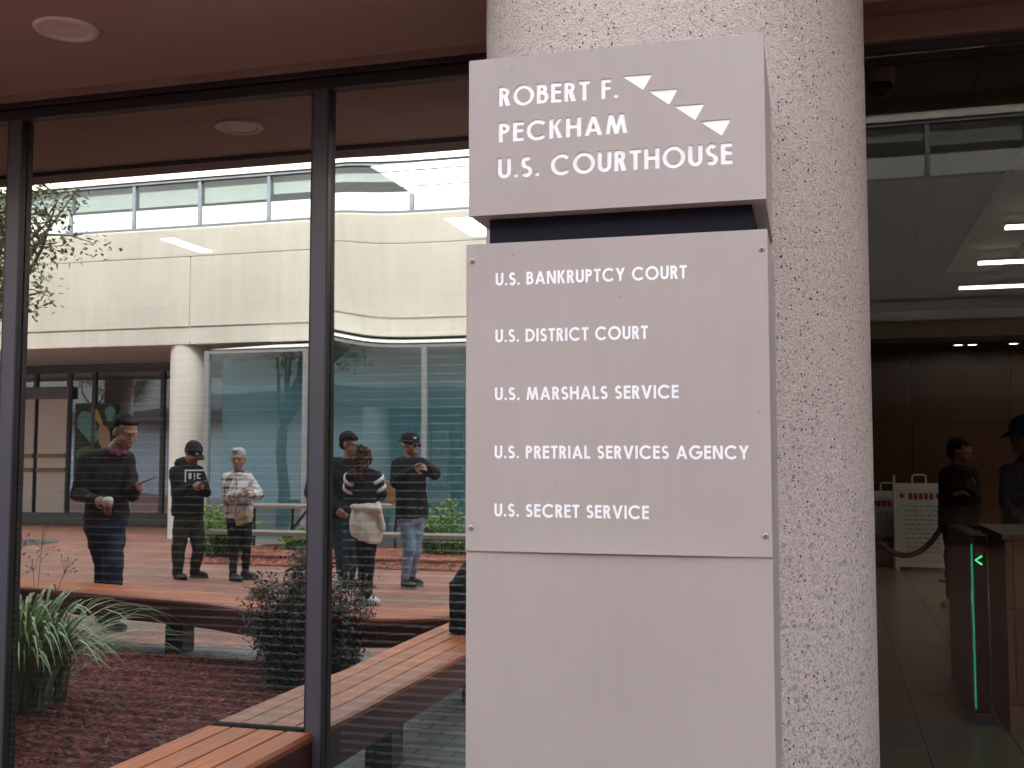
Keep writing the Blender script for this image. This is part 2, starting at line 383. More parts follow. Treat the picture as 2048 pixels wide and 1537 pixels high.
# ================================================================== COURTHOUSE
SZ = 2.965                                  # soffit height
HC = 18.1
CX = -48
ch = thing('courthouse_building', (0, 0, 0), 'courthouse ground floor with brown soffit, dark framed reflective windows and glazed lobby', 'building')
mb = MB(); mb.box(CX, 14, -1.02, .045, SZ, SZ + .12); mb.build('soffit', SOFFIT, ch)
mb = MB(); mb.box(CX, 14, -1.16, -1.022, SZ - .022, SZ + .5); mb.build('fascia', plain('fascia_bronze', (.15, .11, .10), .6, var=.08), ch)
mb = MB(); mb.box(CX, 14, -1.14, .0, SZ + .5, HC); mb.build('upper_wall', CONC2, ch)
mb = MB(); mb.box(CX, 14, .02, 16, HC - .3, HC); mb.build('roof', CONC2, ch)
for (a, b, nm) in ((CX - .3, CX - .01, 'side_wall'), (14.01, 14.3, 'side_wall')):
    mb = MB(); mb.box(a, b, 0, 17, 0, HC); mb.build(nm, CONC2, ch)
mb = MB(); mb.box(14.4, 14.9, -26, -1.2, 0, 9.0); mb.build('light_blocker', plain('light_blocker_grey', (.40, .37, .33), .8, var=.1, scale=1), ch)  # unseen wall added to block skylight from the right
# window band above so the far glass has something to mirror
for k_ in range(-22, 9):
    mb = MB(); mb.box(k_ * 1.5 + .05, k_ * 1.5 + 1.45, -1.17, -1.143, 5.2, 6.9); mb.build('upper_window', GLASS_STRIP, ch)
# mullions, head and panes of the office window wall
PW = 1.392; MX = [-1.838 - PW * k for k in range(0, 8)][::-1] + [-1.838 + PW]     # mullion centres
HEADZ = 2.90
mb = MB(); mb.box(-12.8, -.10, -.05, .04, HEADZ + .01, SZ - .014); mb.box(-12.8, -.10, -.030, .03, HEADZ - .035, HEADZ + .008); mb.build('window_head', FRAME, ch, bevel=.003)
mb = MB(); mb.box(-12.8, -.10, -.058, -.052, SZ - .034, SZ - .002); mb.build('soffit_trim', plain('trim_mauve', (.26, .19, .19), .5), ch)
for x in MX:
    mb = MB(); mb.box(x - .030, x + .030, -.034, -.004, .09, HEADZ - .037); mu = mb.build('mullion', MULL, ch, bevel=.002)
    mb = MB(); mb.box(x + .0302, x + .0365, -.0335, -.004, .09, HEADZ - .037); mb.box(x - .0365, x - .0302, -.0335, -.004, .09, HEADZ - .037); mb.build('gasket_shade', GASKET, mu)  # black gasket strips also carry the shade of the mullion's side faces
def pane(x0, x1, wave):
    mb = MB(); nx, nz = 70, 120; g = []
    z0, z1 = .10, HEADZ - .036
    for i in range(nx + 1):
        col = []
        for j in range(nz + 1):
            x = x0 + (x1 - x0) * i / nx; z = z0 + (z1 - z0) * j / nz
            y = .00016 * noise.noise(Vector((x * 1.3, z * 1.0, 3.1)))
            if wave:
                d = (x - x0)
                y += -wave * math.exp(-(d / .15) ** 1.6) * math.tanh((z - 1.98) / .36)
            col.append(mb.bm.verts.new((x, y, z)))
        g.append(col)
    for i in range(nx):
        for j in range(nz): mb.bm.faces.new((g[i][j], g[i + 1][j], g[i + 1][j + 1], g[i][j + 1]))
    return mb.build('window_pane', GLASS_OFF, ch, True)
for i, (a, b) in enumerate(zip(MX, MX[1:])):
    p = pane(a + .02, b - .02, .0026 if i == len(MX) - 2 else 0)
mb = MB(); mb.box(-12.8, -.42, -.034, .03, .0, .095); mb.build('window_sill', FRAME, ch)
mb = MB(); mb.box(-.445, -.12, -.04, .03, 0, SZ - .02); mb.build('jamb', FRAME, ch)
# office room behind
DARK = plain('office_wall_dark', (.16, .155, .15), .9); OFFC = plain('office_ceiling_tile', (.30, .29, .28), .9)
mb = MB(); mb.box(-12.8, -.45, 5.305, 16, 0, 2.95); mb.box(CX, 14, 16.01, 16.2, 0, HC - .31); mb.build('back_wall', CONC2, ch)
mb = MB(); mb.box(-12.8, -.45, .045, 5.2, 2.90, 2.955); mb.build('office_ceiling', OFFC, ch)
mb = MB(); mb.box(-12.8, -.45, 5.2, 5.3, -.01, 2.95); mb.build('office_wall', DARK, ch)
mb = MB(); mb.box(-.45, -.16, .05, 13.5, -.01, 3.7); mb.build('partition_wall', DARK, ch)
mb = MB(); mb.box(CX, -12.82, .0, .2, 0, SZ - .002); mb.build('side_facade', plain('pale_side_facade', (.72, .75, .82), .6), ch)
mb = MB(); mb.box(-12.95, -12.81, .201, 5.3, 0, 3.2); mb.build('partition_wall', DARK, ch)
mb = MB(); mb.quad((-12.8, .04, .001), (-.45, .04, .001), (-.45, 5.2, .001), (-12.8, 5.2, .001)); struct(mb.build('floor', plain('office_carpet', (.06, .06, .065), .95)))
# lobby
DOORZ = 2.825
mb = MB(); mb.box(-.12, 9, -.06, .05, DOORZ, SZ - .055); mb.build('door_header', HEADER, ch, bevel=.003)
mb = MB(); mb.box(-.12, 9, -.045, .05, SZ - .051, SZ - .001); mb.build('door_header', HEADER, ch)
mb = MB(); mb.box(-.12, 9, -.03, .03, DOORZ - .028, DOORZ - .002); mb.build('door_track', GASKET, ch)
mb = MB()
for a, b in ((-.118, 1.3), (1.306, 4.0), (4.006, 8.9)): mb.box(a, b, -.006, .006, .02, DOORZ - .03)
mb.build('lobby_glazing', GLASS_LOB, ch)
LC = plain('lobby_ceiling_paint', (.13, .105, .075), .9, var=.04); LG = plain('lobby_soffit_grey', (.32, .30, .285), .9, var=.03)
mb = MB(); mb.box(-.15, 9, .055, 13.0, 3.60, 3.66)
mb.build('lobby_ceiling', LC, ch)
mb = MB()
for xx in (.85,): mb.box(xx, xx + .012, .4, 12.6, 3.592, 3.599)
for yy in (2.4,): mb.box(-.14, 1.7, yy, yy + .012, 3.591, 3.598)
mb.build('ceiling_joint', plain('joint_dark', (.12, .11, .09), .9), ch)
mb = MB(); mb.box(-.15, 9, 13.0, 13.12, 3.10, 3.66); mb.build('lobby_wall', plain('lobby_upper_wall', (.50, .43, .33), .8), ch)
wl = on_z(1990, 382, 3.58).x; wr = on_z(1965, 573, 3.58).x
mb = MB(); mb.box(wr, 9, .06, 9.4, 3.50, 3.592); mb.build('bulkhead', plain('bulkhead_dark', (.10, .075, .06), .8), ch)
mb = MB(); mb.box(wl, wr - .004, .06, 9.4, 3.56, 3.588); mb.build('ceiling_panel', LG, ch)
mb = MB(); mb.box(-.15, 9, 11.9, 12.99, 3.02, 3.095); mb.build('dropped_ceiling', plain('black_soffit', (.012, .011, .010), .6), ch)
PANEL = mk_wood('walnut_panel', (.09, .032, .010), (.17, .065, .022), .35, 2, .2)
mb = MB()
for i in range(7):
    for (z0, z1) in ((0, 1.12), (1.125, 1.98), (1.985, 3.02)):
        mb.box(-.15 + i * 1.32 + .003, -.15 + (i + 1) * 1.32 - .003, 13.0, 13.1, z0, z1)
mb.build('wood_panelling', PANEL, ch)
mb = MB(); mb.box(9, 9.15, 0, 13.2, 0, 3.7); mb.build('partition_wall', PANEL, ch)
mb = MB(); mb.quad((-.15, .03, .002), (9, .03, .002), (9, 13.1, .002), (-.15, 13.1, .002))
k = NT('lobby_tile'); b = k.n('ShaderNodeTexBrick'); b.offset = .5; b.inputs['Scale'].default_value = 1; b.inputs['Brick Width'].default_value = .9; b.inputs['Row Height'].default_value = .45; b.inputs['Mortar Size'].default_value = .004
b.inputs['Color1'].default_value = (.50, .40, .27, 1); b.inputs['Color2'].default_value = (.46, .365, .245, 1); b.inputs['Mortar'].default_value = (.16, .13, .10, 1)
k.l(k.mapping((1, 1, 1), (0, 0, R(90))), b.inputs['Vector']); k.col(b.outputs[0]); k.set(.22); struct(mb.build('floor', k.m))
# lamps inside (lit in the photo)
LED = emit('led_strip', (1, .93, .80), 1.1); TROF = emit('troffer_diffuser', (.93, .95, 1.0), 4.0); DL = emit('downlight_glow', (1, .86, .68), 1.6)
for i, y in enumerate((6.33, 8.11, 9.80)):
    L = thing('linear_light', (3.0, y, 3.59), ('nearest', 'middle', 'farthest')[i] + ' of the three white linear lights on the lobby ceiling', 'ceiling light', 'linear ceiling lights')
    mb = MB(); mb.box(1.50, 6.5, y - .045, y + .045, 3.425, 3.45); mb.build('diffuser', LED, L)
    mb = MB(); mb.box(1.49, 6.51, y - .05, y + .05, 3.451, 3.47); mb.box(2.2, 2.22, y - .01, y + .01, 3.47, 3.59); mb.build('housing', STEEL, L)
for i, (px, py) in enumerate(((1945, 699), (1917, 716), (2029, 748))):
    y = 12.2 + .35 * (i % 2); zz = 3.018
    c = on_y(px, py, 12.3); c.z = zz
    L = thing('downlight', c, ('upper', 'lower left', 'rightmost')[i] + ' small glowing downlight under the black lobby ceiling', 'ceiling light', 'lobby downlights')
    mb = MB(); mb.lathe([(.05, 0), (.085, -.004), (.09, 0), (.09, .004)], c, 20, cap=False); mb.build('trim', TRIM, L, True)
    mb = MB(); mb.lathe([(.0, -.001), (.055, -.001)], c, 20, cap=False); mb.build('lens', DL, L)
def troffer(x0, x1, y0, y1, lab):
    L = thing('troffer_light', ((x0 + x1) / 2, (y0 + y1) / 2, 2.895), lab, 'ceiling light', 'office ceiling lights')
    mb = MB(); mb.box(x0, x1, y0, y1, 2.884, 2.889); mb.build('diffuser', TROF, L)
    mb = MB(); mb.box(x0 - .02, x1 + .02, y0 - .02, y1 + .02, 2.890, 2.8985); mb.build('housing', plain('troffer_white', (.7, .7, .7), .5), L)
def oz(px, py): return on_z(px, py, 2.884)
a, b = oz(735, 335), oz(815, 395); troffer(a.x + .02, a.x + 1.2, a.y, b.y + .02, 'large white lit ceiling panel seen through the right glass pane')
a, b = oz(890, 440), oz(965, 472); troffer(a.x, a.x + 1.2, a.y, b.y, 'second lit ceiling panel deeper in, low beside the sign')
a, b = oz(322, 480), oz(420, 505); troffer(a.x, b.x + .02, a.y, b.y, 'small lit ceiling panel seen through the middle glass pane')
# venetian blinds
SL = plain('blind_slat', (.50, .50, .52), .5, var=.05)
for i, (a, b) in enumerate(zip(MX[5:], MX[6:])):
    lab = ('venetian blind behind the leftmost dark glass pane', 'open venetian blind behind the wide middle glass pane', 'open venetian blind behind the glass pane beside the sign', 'blind')[i]
    L = thing('venetian_blind', ((a + b) / 2, .11, 2.85), lab, 'blind', 'venetian blinds')
    mb = MB(); z = .2
    while z < 2.80:
        M = Matrix.Translation(((a + b) / 2, .11, z)) @ Matrix.Rotation(R(10), 4, 'X')
        hw = (b - a) / 2 - .045; mb.box(-hw, hw, -.0135, .0135, -.0006, .0006, M); z += .0315
    mb.build('slats', SL, L)
    mb = MB()
    for q in (.14, .5, .86): mb.tube([(a + (b - a) * q, .0955, .2), (a + (b - a) * q, .0955, 2.82)], .0012, 5)
    mb.build('cord', SL, L)
    mb = MB(); mb.box(a + .05, b - .05, .09, .13, 2.82, 2.86); mb.build('head_rail', SL, L)

# columns
e0 = ray(972, 768); e1 = ray(1743, 768)
h0 = math.atan2(e0.x, e0.y); h1 = math.atan2(e1.x, e1.y); half = (h1 - h0) / 2; mid = (h0 + h1) / 2
CR = .535; cd = CR / math.sin(half); CC = Vector((math.sin(mid) * cd, -DIST + math.cos(mid) * cd, 0))
def column(c, r, z1, mat, name='column', n=128):
    mb = MB(); mb.rings([[Vector((c.x + r * math.cos(2 * math.pi * k / n), c.y + r * math.sin(2 * math.pi * k / n), z)) for k in range(n)] for z in [z1 * i / 24 for i in range(25)]])
    return mb.build(name, mat, None, True, org=(c.x, c.y, 0), angle=R(40))
tag(column(CC, CR, SZ + .45, AGG), 'big round exposed aggregate column behind the courthouse sign', 'column')
tag(column(Vector((-6.6, -.62, 0)), CR, SZ + .45, AGG), 'round aggregate column of the courthouse beyond the planting bed', 'column', 'courthouse columns along the window wall')
tag(column(Vector((-12.9, -.62, 0)), CR, SZ + .45, AGG), 'round aggregate column of the courthouse farthest from the sign', 'column', 'courthouse columns along the window wall')

# soffit downlight
dc = Vector((-2.55, -.59, SZ))
L = thing('recessed_downlight', dc, 'round pinkish recessed downlight in the brown soffit, unlit', 'ceiling light')
mb = MB(); mb.lathe([(.076, -.002), (.088, -.010), (.104, -.0095), (.1095, -.005), (.110, -.0003)], dc, 64, cap=False); mb.build('trim_ring', TRIM, L, True)
mb = MB(); mb.lathe([(.0, -.006), (.05, -.0055), (.078, -.003)], dc, 64, cap=False); mb.build('lens', LENS, L, True)

# ================================================================== SIGN
SA = R(1.0); sx = Vector((math.cos(SA), math.sin(SA), 0)); sn = Vector((-math.sin(SA), math.cos(SA), 0))   # x along the sign, n into the column
SO = CP + sn * 2.225; SO.z = 0
SM = Matrix(((sx.x, sn.x, 0, SO.x), (sx.y, sn.y, 0, SO.y), (0, 0, 1, 0), (0, 0, 0, 1)))
def suv(px, py, d=0):
    p = on_plane(px, py, SO + sn * d, sn) - SO
    return p.dot(sx), p.z
sign = thing('courthouse_sign', SO + sx * -.3, 'tall taupe metal directory sign with white lettering fixed to the round column', 'sign')
UL = suv(939.3, 121); UR = suv(1524.8, 66.7); LL_ = suv(936.6, 432); LR_ = suv(1535, 398.9)
PT = suv(934.4, 488.8); PTR = suv(1534.7, 460); PB = suv(929.6, 1102); PBR = suv(1544.7, 1115)
hx0 = (UL[0] + LL_[0]) / 2; hx1 = (UR[0] + LR_[0]) / 2; hz1 = (UL[1] + UR[1]) / 2; hz0 = (LL_[1] + LR_[1]) / 2
px0 = (PT[0] + PB[0]) / 2; px1 = (PTR[0] + PBR[0]) / 2; pz1 = (PT[1] + PTR[1]) / 2; pz0 = (PB[1] + PBR[1]) / 2
print('SIGN', hx0, hx1, hz0, hz1, px0, px1, pz0, pz1, 'col', CC)
SD = .50
# letters as strokes: O and C are circles, strokes of even weight
def glyph(ch, w):
    h = w / 2; Q = []
    def L(x0, y0, x1, y1, ww=w):
        d = Vector((x1 - x0, y1 - y0)); n = Vector((-d.y, d.x)).normalized() * ww / 2
        Q.append([[(x0 - n.x, y0 - n.y), (x0 + n.x, y0 + n.y)], [(x1 - n.x, y1 - n.y), (x1 + n.x, y1 + n.y)]])
    def P(a, b, c, d): Q.append([[a, b], [d, c]])
    def A(cx, cy, rx, ry, a0, a1, n=26):
        r = []
        for i in range(n + 1):
            t = R(a0 + (a1 - a0) * i / n); c_, s_ = math.cos(t), math.sin(t)
            r.append([(cx + (rx - h) * c_, cy + (ry - h) * s_), (cx + (rx + h) * c_, cy + (ry + h) * s_)])
        Q.append(r)
    W = .6
    if ch == ' ': W = .30
    elif ch == '.': W = w * 1.12; A(W / 2, W / 2, W / 4, W / 4, 0, 360) if False else Q.append([[(W / 2, W / 2), (W / 2 + W / 2 * math.cos(R(a)), W / 2 + W / 2 * math.sin(R(a)))] for a in range(0, 361, 20)])
    elif ch == 'I': W = w; L(h, 0, h, 1)
    elif ch == 'L': W = .48; L(h, 0, h, 1); L(w, h, W, h)
    elif ch in 'EF':
        W = .53 if ch == 'E' else .49; L(h, 0, h, 1); L(w, 1 - h, W, 1 - h); L(w, .5 + h * .4, W * .96, .5 + h * .4)
        if ch == 'E': L(w, h, W, h)
    elif ch == 'T': W = .56; L(0, 1 - h, W, 1 - h); L(W / 2, 0, W / 2, 1 - w)
    elif ch == 'H': W = .72; L(h, 0, h, 1); L(W - h, 0, W - h, 1); L(w, .53, W - w, .53)
    elif ch == 'N': W = .76; L(h, 0, h, 1); L(W - h, 0, W - h, 1); P((w * .2, 1), (w * 1.25, 1), (W - w * .2, 0), (W - w * 1.25, 0))
    elif ch == 'M':
        W = 1.0
        for f in (lambda x: x, lambda x: W - x):
            P((f(0), 0), (f(w * .98), 0), (f(.15 + w * .98), 1), (f(.15), 1)); P((f(.15), 1), (f(.15 + w * 1.05), 1), (f(.5 + w * .46), 0), (f(.5 - w * .46), 0))
    elif ch == 'A':
        W = .86
        for f in (lambda x: x, lambda x: W - x): P((f(0), 0), (f(w * 1.12), 0), (f(.43 + w * .5), 1), (f(.43 - w * .5), 1))
        L(.16, .29, .70, .29, w * .9)
    elif ch == 'V':
        W = .82
        for f in (lambda x: x, lambda x: W - x): P((f(0), 1), (f(w * 1.12), 1), (f(.41 + w * .5), 0), (f(.41 - w * .5), 0))
    elif ch == 'Y':
        W = .76; L(W / 2, 0, W / 2, .46)
        for f in (lambda x: x, lambda x: W - x): P((f(0), 1), (f(w * 1.2), 1), (f(W / 2 + w * .5), .40), (f(W / 2 - w * .5), .40))
    elif ch == 'K':
        W = .66; L(h, 0, h, 1); P((W - w * 1.25 - .01, 1), (W - .03, 1), (w * .95 + w * .62, .50), (w * .95, .57)); P((w * 1.05, .56), (w * 1.7, .66), (W, 0), (W - w * 1.28, 0))
    elif ch == 'U':
        W = .66; r = W / 2; L(h, r, h, 1); L(W - h, r, W - h, 1); A(r, r, r - h, r - h, 180, 360)
    elif ch == 'O': W = 1.06; A(.53, .5, .53 - h, .53 - h, 0, 360, 48)
    elif ch == 'C': W = .95; A(.53, .5, .53 - h, .53 - h, 42, 318, 40)
    elif ch == 'G': W = 1.04; A(.53, .5, .53 - h, .53 - h, 45, 358, 44); L(.56, .5 - h * .2, 1.05, .5 - h * .2)
    elif ch == 'D': W = .80; L(h, 0, h, 1); A(.30, .5, .5 - h, .5 - h, -90, 90, 30); L(w, 1 - h, .30, 1 - h); L(w, h, .30, h)
    elif ch in 'PRB':
        W = .56; L(h, 0, h, 1); t = .46 if ch == 'B' else .43; r = (1 - t + w * .0) / 2
        cx = W - r - .02; A(cx, 1 - r, r - h, r - h, -90, 90, 22); L(w, 1 - h, cx, 1 - h); L(w, t + h, cx, t + h)
        if ch == 'R': W = .60; P((.18 + w * .1, t + w * .4), (.18 + w * 1.25, t + w * .4), (W, 0), (W - w * 1.25, 0))
        if ch == 'B':
            r2 = (t + w) / 2; cx = .60 - r2; W = .60; A(cx, r2, r2 - h, r2 - h, -90, 90, 22); L(w, h, cx, h)
    elif ch == 'S':
        W = .58; r1 = (.5 + h) / 2; A(.29, 1.01 - r1, .265 - h, r1 - h, 28, 270, 26); A(.29, r1 - .01, .29 - h, r1 - h, 90, -152, 26)
    return W, Q
def line_words(txt, w, p0, p1, cap):
    qs = line_strokes(txt, w, p0, p1, cap); out = []; i = 0
    for word in txt.split(' '):
        n = sum(len(glyph(c, w)[1]) for c in word); out.append((word, qs[i:i + n])); i += n
    return out
def line_strokes(txt, w, p0, p1, cap, sp=.115):
    """strokes of a line of text set between two points of the sign plane (baseline)"""
    x = 0; allq = []
    for c in txt:
        W, Q = glyph(c, w)
        allq += [[[(x + a[0], a[1]) for a in pair] for pair in q] for q in Q]; x += W + sp
    x -= sp
    k = (p1[0] - p0[0]) / x; out = []
    for q in allq:
        out.append([[(p0[0] + a[0] * k, p0[1] + (p1[1] - p0[1]) * a[0] / x + a[1] * cap) for a in pair] for pair in q])
    return out
def strokes_mesh(qs, y0, y1, jitter=0):
    mb = MB()
    for i, q in enumerate(qs):
        dj = jitter * (i % 5); rr = []
        for (a, b) in q: rr.append([SM @ Vector((a[0], y0 - dj, a[1])), SM @ Vector((b[0], y0 - dj, b[1])), SM @ Vector((b[0], y1, b[1])), SM @ Vector((a[0], y1, a[1]))])
        mb.rings(rr)
    return mb
HL = [('ROBERT F.', (997.4, 213.6), (1237, 196.3), 39.5), ('PECKHAM', (996.7, 285.6), (1254.7, 266.2), 39.5), ('U.S. COURTHOUSE', (995.2, 357.8), (1465.6, 328.0), 41)]
TR = [((1005, 330), (1187, 315), (1130, 410)), ((1155, 415), (1335, 402), (1283, 497)), ((1305, 503), (1492, 490), (1435, 587)), ((1460, 595), (1647, 578), (1590, 678))]
def bevel_plate(x0, x1, y0, y1, z0, z1, bev=.003):
    mb = MB(); mb.box(x0, x1, y0, y1, z0, z1, SM)
    bmesh.ops.recalc_face_normals(mb.bm, faces=mb.bm.faces)
    bmesh.ops.bevel(mb.bm, geom=list(mb.bm.edges), offset=bev, segments=2, affect='EDGES', profile=.6); return mb
hl = []; cut = []
for t, a, b, cap in HL:
    p0 = suv(*a); p1 = suv(*b); cz = p0[1] - suv(a[0], a[1] + cap)[1]
    wl_ = line_words(t, .207, p0, p1, cz); hl += wl_
    for _, qs in wl_: cut += qs
tris = []
for tr in TR:
    pp = [suv(900 + x / 2.926, 40 + y / 2.926) for x, y in tr]; tris.append(pp)
# header cabinet, its face cut through for the letters
import numpy as np
def stroke_outline(q):
    """boundary edges of one stroke (a ribbon given as left/right pairs)"""
    Lc = [p[0] for p in q]; Rc = [p[1] for p in q]; E = []
    fan = Lc[0] == Lc[-1] and Lc[0] == Lc[1]
    for c in ((Rc,) if fan else (Lc, Rc)): E += list(zip(c, c[1:]))
    closed = math.dist(Rc[0], Rc[-1]) < 1e-5
    if not closed: E += [(Lc[0], Rc[0]), (Lc[-1], Rc[-1])]
    return E
def cut_face(x0, x1, z0, z1, outlines, step, depth):
    nx = round((x1 - x0) / step); nz = round((z1 - z0) / step); X = np.linspace(x0, x1, nx + 1); Z = np.linspace(z0, z1, nz + 1)
    Fd = np.full((nx + 1, nz + 1), .01)
    for E in outlines:
        P = np.array([[*a_, *b_] for a_, b_ in E]); pad = step * 3
        i0, i1 = np.searchsorted(X, [min(P[:, 0].min(), P[:, 2].min()) - pad, max(P[:, 0].max(), P[:, 2].max()) + pad]); j0, j1 = np.searchsorted(Z, [min(P[:, 1].min(), P[:, 3].min()) - pad, max(P[:, 1].max(), P[:, 3].max()) + pad])
        gx, gz = np.meshgrid(X[i0:i1], Z[j0:j1], indexing='ij'); dm = np.full(gx.shape, 1.0); ins = np.zeros(gx.shape, bool)
        for ax, az, bx, bz in P:
            ex_, ez_ = bx - ax, bz - az; l2 = ex_ * ex_ + ez_ * ez_ + 1e-18
            t = np.clip(((gx - ax) * ex_ + (gz - az) * ez_) / l2, 0, 1); dm = np.minimum(dm, np.hypot(gx - ax - t * ex_, gz - az - t * ez_))
            if az != bz: ins ^= ((az > gz) != (bz > gz)) & (gx < (bx - ax) * (gz - az) / (bz - az) + ax)
        Fd[i0:i1, j0:j1] = np.minimum(Fd[i0:i1, j0:j1], np.where(ins, -dm, dm))
    verts, faces, vid = [], [], {}
    def V(key, x, z, y=0.0):
        if key not in vid: vid[key] = len(verts); verts.append(SM @ Vector((x, y, z)))
        return vid[key]
    for i in range(nx):
        for j in range(nz):
            cs = ((i, j), (i + 1, j), (i + 1, j + 1), (i, j + 1)); f = [Fd[c] for c in cs]
            if min(f) > 0: faces.append([V(c, X[c[0]], Z[c[1]]) for c in cs]); continue
            if max(f) <= 0: continue
            poly, cross = [], []
            for m in range(4):
                c, d = cs[m], cs[(m + 1) % 4]; fa, fb_ = f[m], f[(m + 1) % 4]
                if fa > 0: poly.append(V(c, X[c[0]], Z[c[1]]))
                if (fa > 0) != (fb_ > 0):
                    t = fa / (fa - fb_); x = X[c[0]] + (X[d[0]] - X[c[0]]) * t; z = Z[c[1]] + (Z[d[1]] - Z[c[1]]) * t; kk = (min(c, d), max(c, d))
                    poly.append(V(kk, x, z)); cross.append((V(kk, x, z), V((kk, 'b'), x, z, depth)))
            if len(poly) > 2: faces.append(poly)
            for m in range(0, len(cross) - 1, 2): faces.append([cross[m][0], cross[m + 1][0], cross[m + 1][1], cross[m][1]])
    base = len(verts)
    for x, z in ((x0, z0), (x1, z0), (x1, z1), (x0, z1)):
        for y in (0, .012): verts.append(SM @ Vector((x, y, z)))
    for m in range(4): a_ = base + 2 * m; b_ = base + 2 * ((m + 1) % 4); faces.append([a_, b_, b_ + 1, a_ + 1])
    me_ = bpy.data.meshes.new('header_panel'); me_.from_pydata([tuple(v) for v in verts], [], faces); me_.update(); me_.materials.append(SIGNM)
    o_ = bpy.data.objects.new('header_panel', me_); COL.objects.link(o_); WL[o_] = Vector(); return o_
outl = [stroke_outline(q) for q in cut] + [list(zip(pp, pp[1:] + pp[:1])) for pp in tris]
face = cut_face(hx0, hx1, hz0, hz1, outl, .0014, .0040)
face.parent = sign; face.location = -WL[sign]
for t, qs in hl:
    o = strokes_mesh(qs, .0026, .0044, .00008).build('lettering', LETTERM, face); o.location = (0, 0, 0)
    o['label'] = 'bright cut out lettering reading ' + t
for pp in tris:
    mb = MB(); mb.rings([[SM @ Vector((x, .0025, z)) for x, z in pp], [SM @ Vector((x, .0044, z)) for x, z in pp]]); o = mb.build('triangle_mark', LETTERM, face); o.location = (0, 0, 0)
mb = bevel_plate(hx0 + .001, hx1 - .001, .0125, SD, hz0 + .001, hz1 - .001, .0018); mb.build('header_cabinet', SIGNM, sign)
mb = MB(); mb.box(hx0 + .034, hx1 - .030, .045, SD - .02, pz1 - .02, hz0 - .0005, SM); mb.build('spacer', NAVY, sign)
# directory panel (slightly bowed along its bottom edge) and lower cabinet
mb = MB(); nx, nz = 40, 24; g = []
for i in range(nx + 1):
    col = []
    for j in range(nz + 1):
        u = i / nx; v = j / nz
        bow = -.0040 * max(0, math.sin(math.pi * u)) * max(0, 1 - v * 10) ** 2
        col.append(Vector((px0 + (px1 - px0) * u, bow - .0005, pz0 + (pz1 - pz0) * v)))
    g.append(col)
fr = [[mb.bm.verts.new(SM @ p) for p in c] for c in g]; bk = [[mb.bm.verts.new(SM @ (p + Vector((0, .003, 0)))) for p in c] for c in g]
for i in range(nx):
    for j in range(nz):
        mb.bm.faces.new((fr[i][j], fr[i + 1][j], fr[i + 1][j + 1], fr[i][j + 1])); mb.bm.faces.new((bk[i][j], bk[i][j + 1], bk[i + 1][j + 1], bk[i + 1][j]))
    for j, s_ in ((0, 1), (nz, -1)): mb.bm.faces.new((fr[i][j], bk[i][j], bk[i + 1][j], fr[i + 1][j]))
for j in range(nz):
    for i in (0, nx): mb.bm.faces.new((fr[i][j], fr[i][j + 1], bk[i][j + 1], bk[i][j]))
dp = mb.build('directory_panel', SIGNM, sign, True, angle=R(30))
mb = bevel_plate(px0, px1 + .0005, .0032, SD, .0, pz1 - .001, .0018); mb.build('lower_cabinet', SIGNM, sign)
DLN = [('U.S. BANKRUPTCY COURT', (991.5, 572.4), (1373.7, 557.3), 25.6), ('U.S. DISTRICT COURT', (991, 685.6), (1296, 678.2), 25.8), ('U.S. MARSHALS SERVICE', (990, 801.3), (1357.4, 797), 25.8),
       ('U.S. PRETRIAL SERVICES AGENCY', (989.3, 917.4), (1498, 918.8), 25.6), ('U.S. SECRET SERVICE', (988.9, 1033.3), (1298, 1039), 26)]
for t, a, b, cap in DLN:
    p0 = suv(*a); p1 = suv(*b); cz = p0[1] - suv(a[0], a[1] + cap)[1]
    o = strokes_mesh(line_strokes(t, .192, p0, p1, cz, .13), -.0009, .0001, .00006).build('lettering', LETTER, dp); o.location = (0, 0, 0); o['label'] = 'white lettering reading ' + t
for p in ((945, 523), (1523, 499), (942, 1056), (1531, 1072)):
    x, z = suv(*p); M = SM @ Matrix.Translation((x, -.0005, z)) @ Matrix.Rotation(R(90), 4, 'X')
    mb = MB(); mb.rings([[M @ Vector((r * math.cos(k / 20 * 2 * math.pi), r * math.sin(k / 20 * 2 * math.pi), zz)) for k in range(20)] for r, zz in ((.0062, 0), (.006, .0015), (.0045, .0032), (.0022, .0036), (.0020, .0020), (.0002, .0020))]); s_ = mb.build('screw', SCREWM, dp, True, angle=R(50)); s_.location = (0, 0, 0)
    mb = MB(); mb.rings([[M @ Vector((.0019 * math.cos(k / 6 * 2 * math.pi), .0019 * math.sin(k / 6 * 2 * math.pi), zz)) for k in range(6)] for zz in (.0021, .0028)])
    o = mb.build('socket', HOLE, dp); o.location = (0, 0, 0)

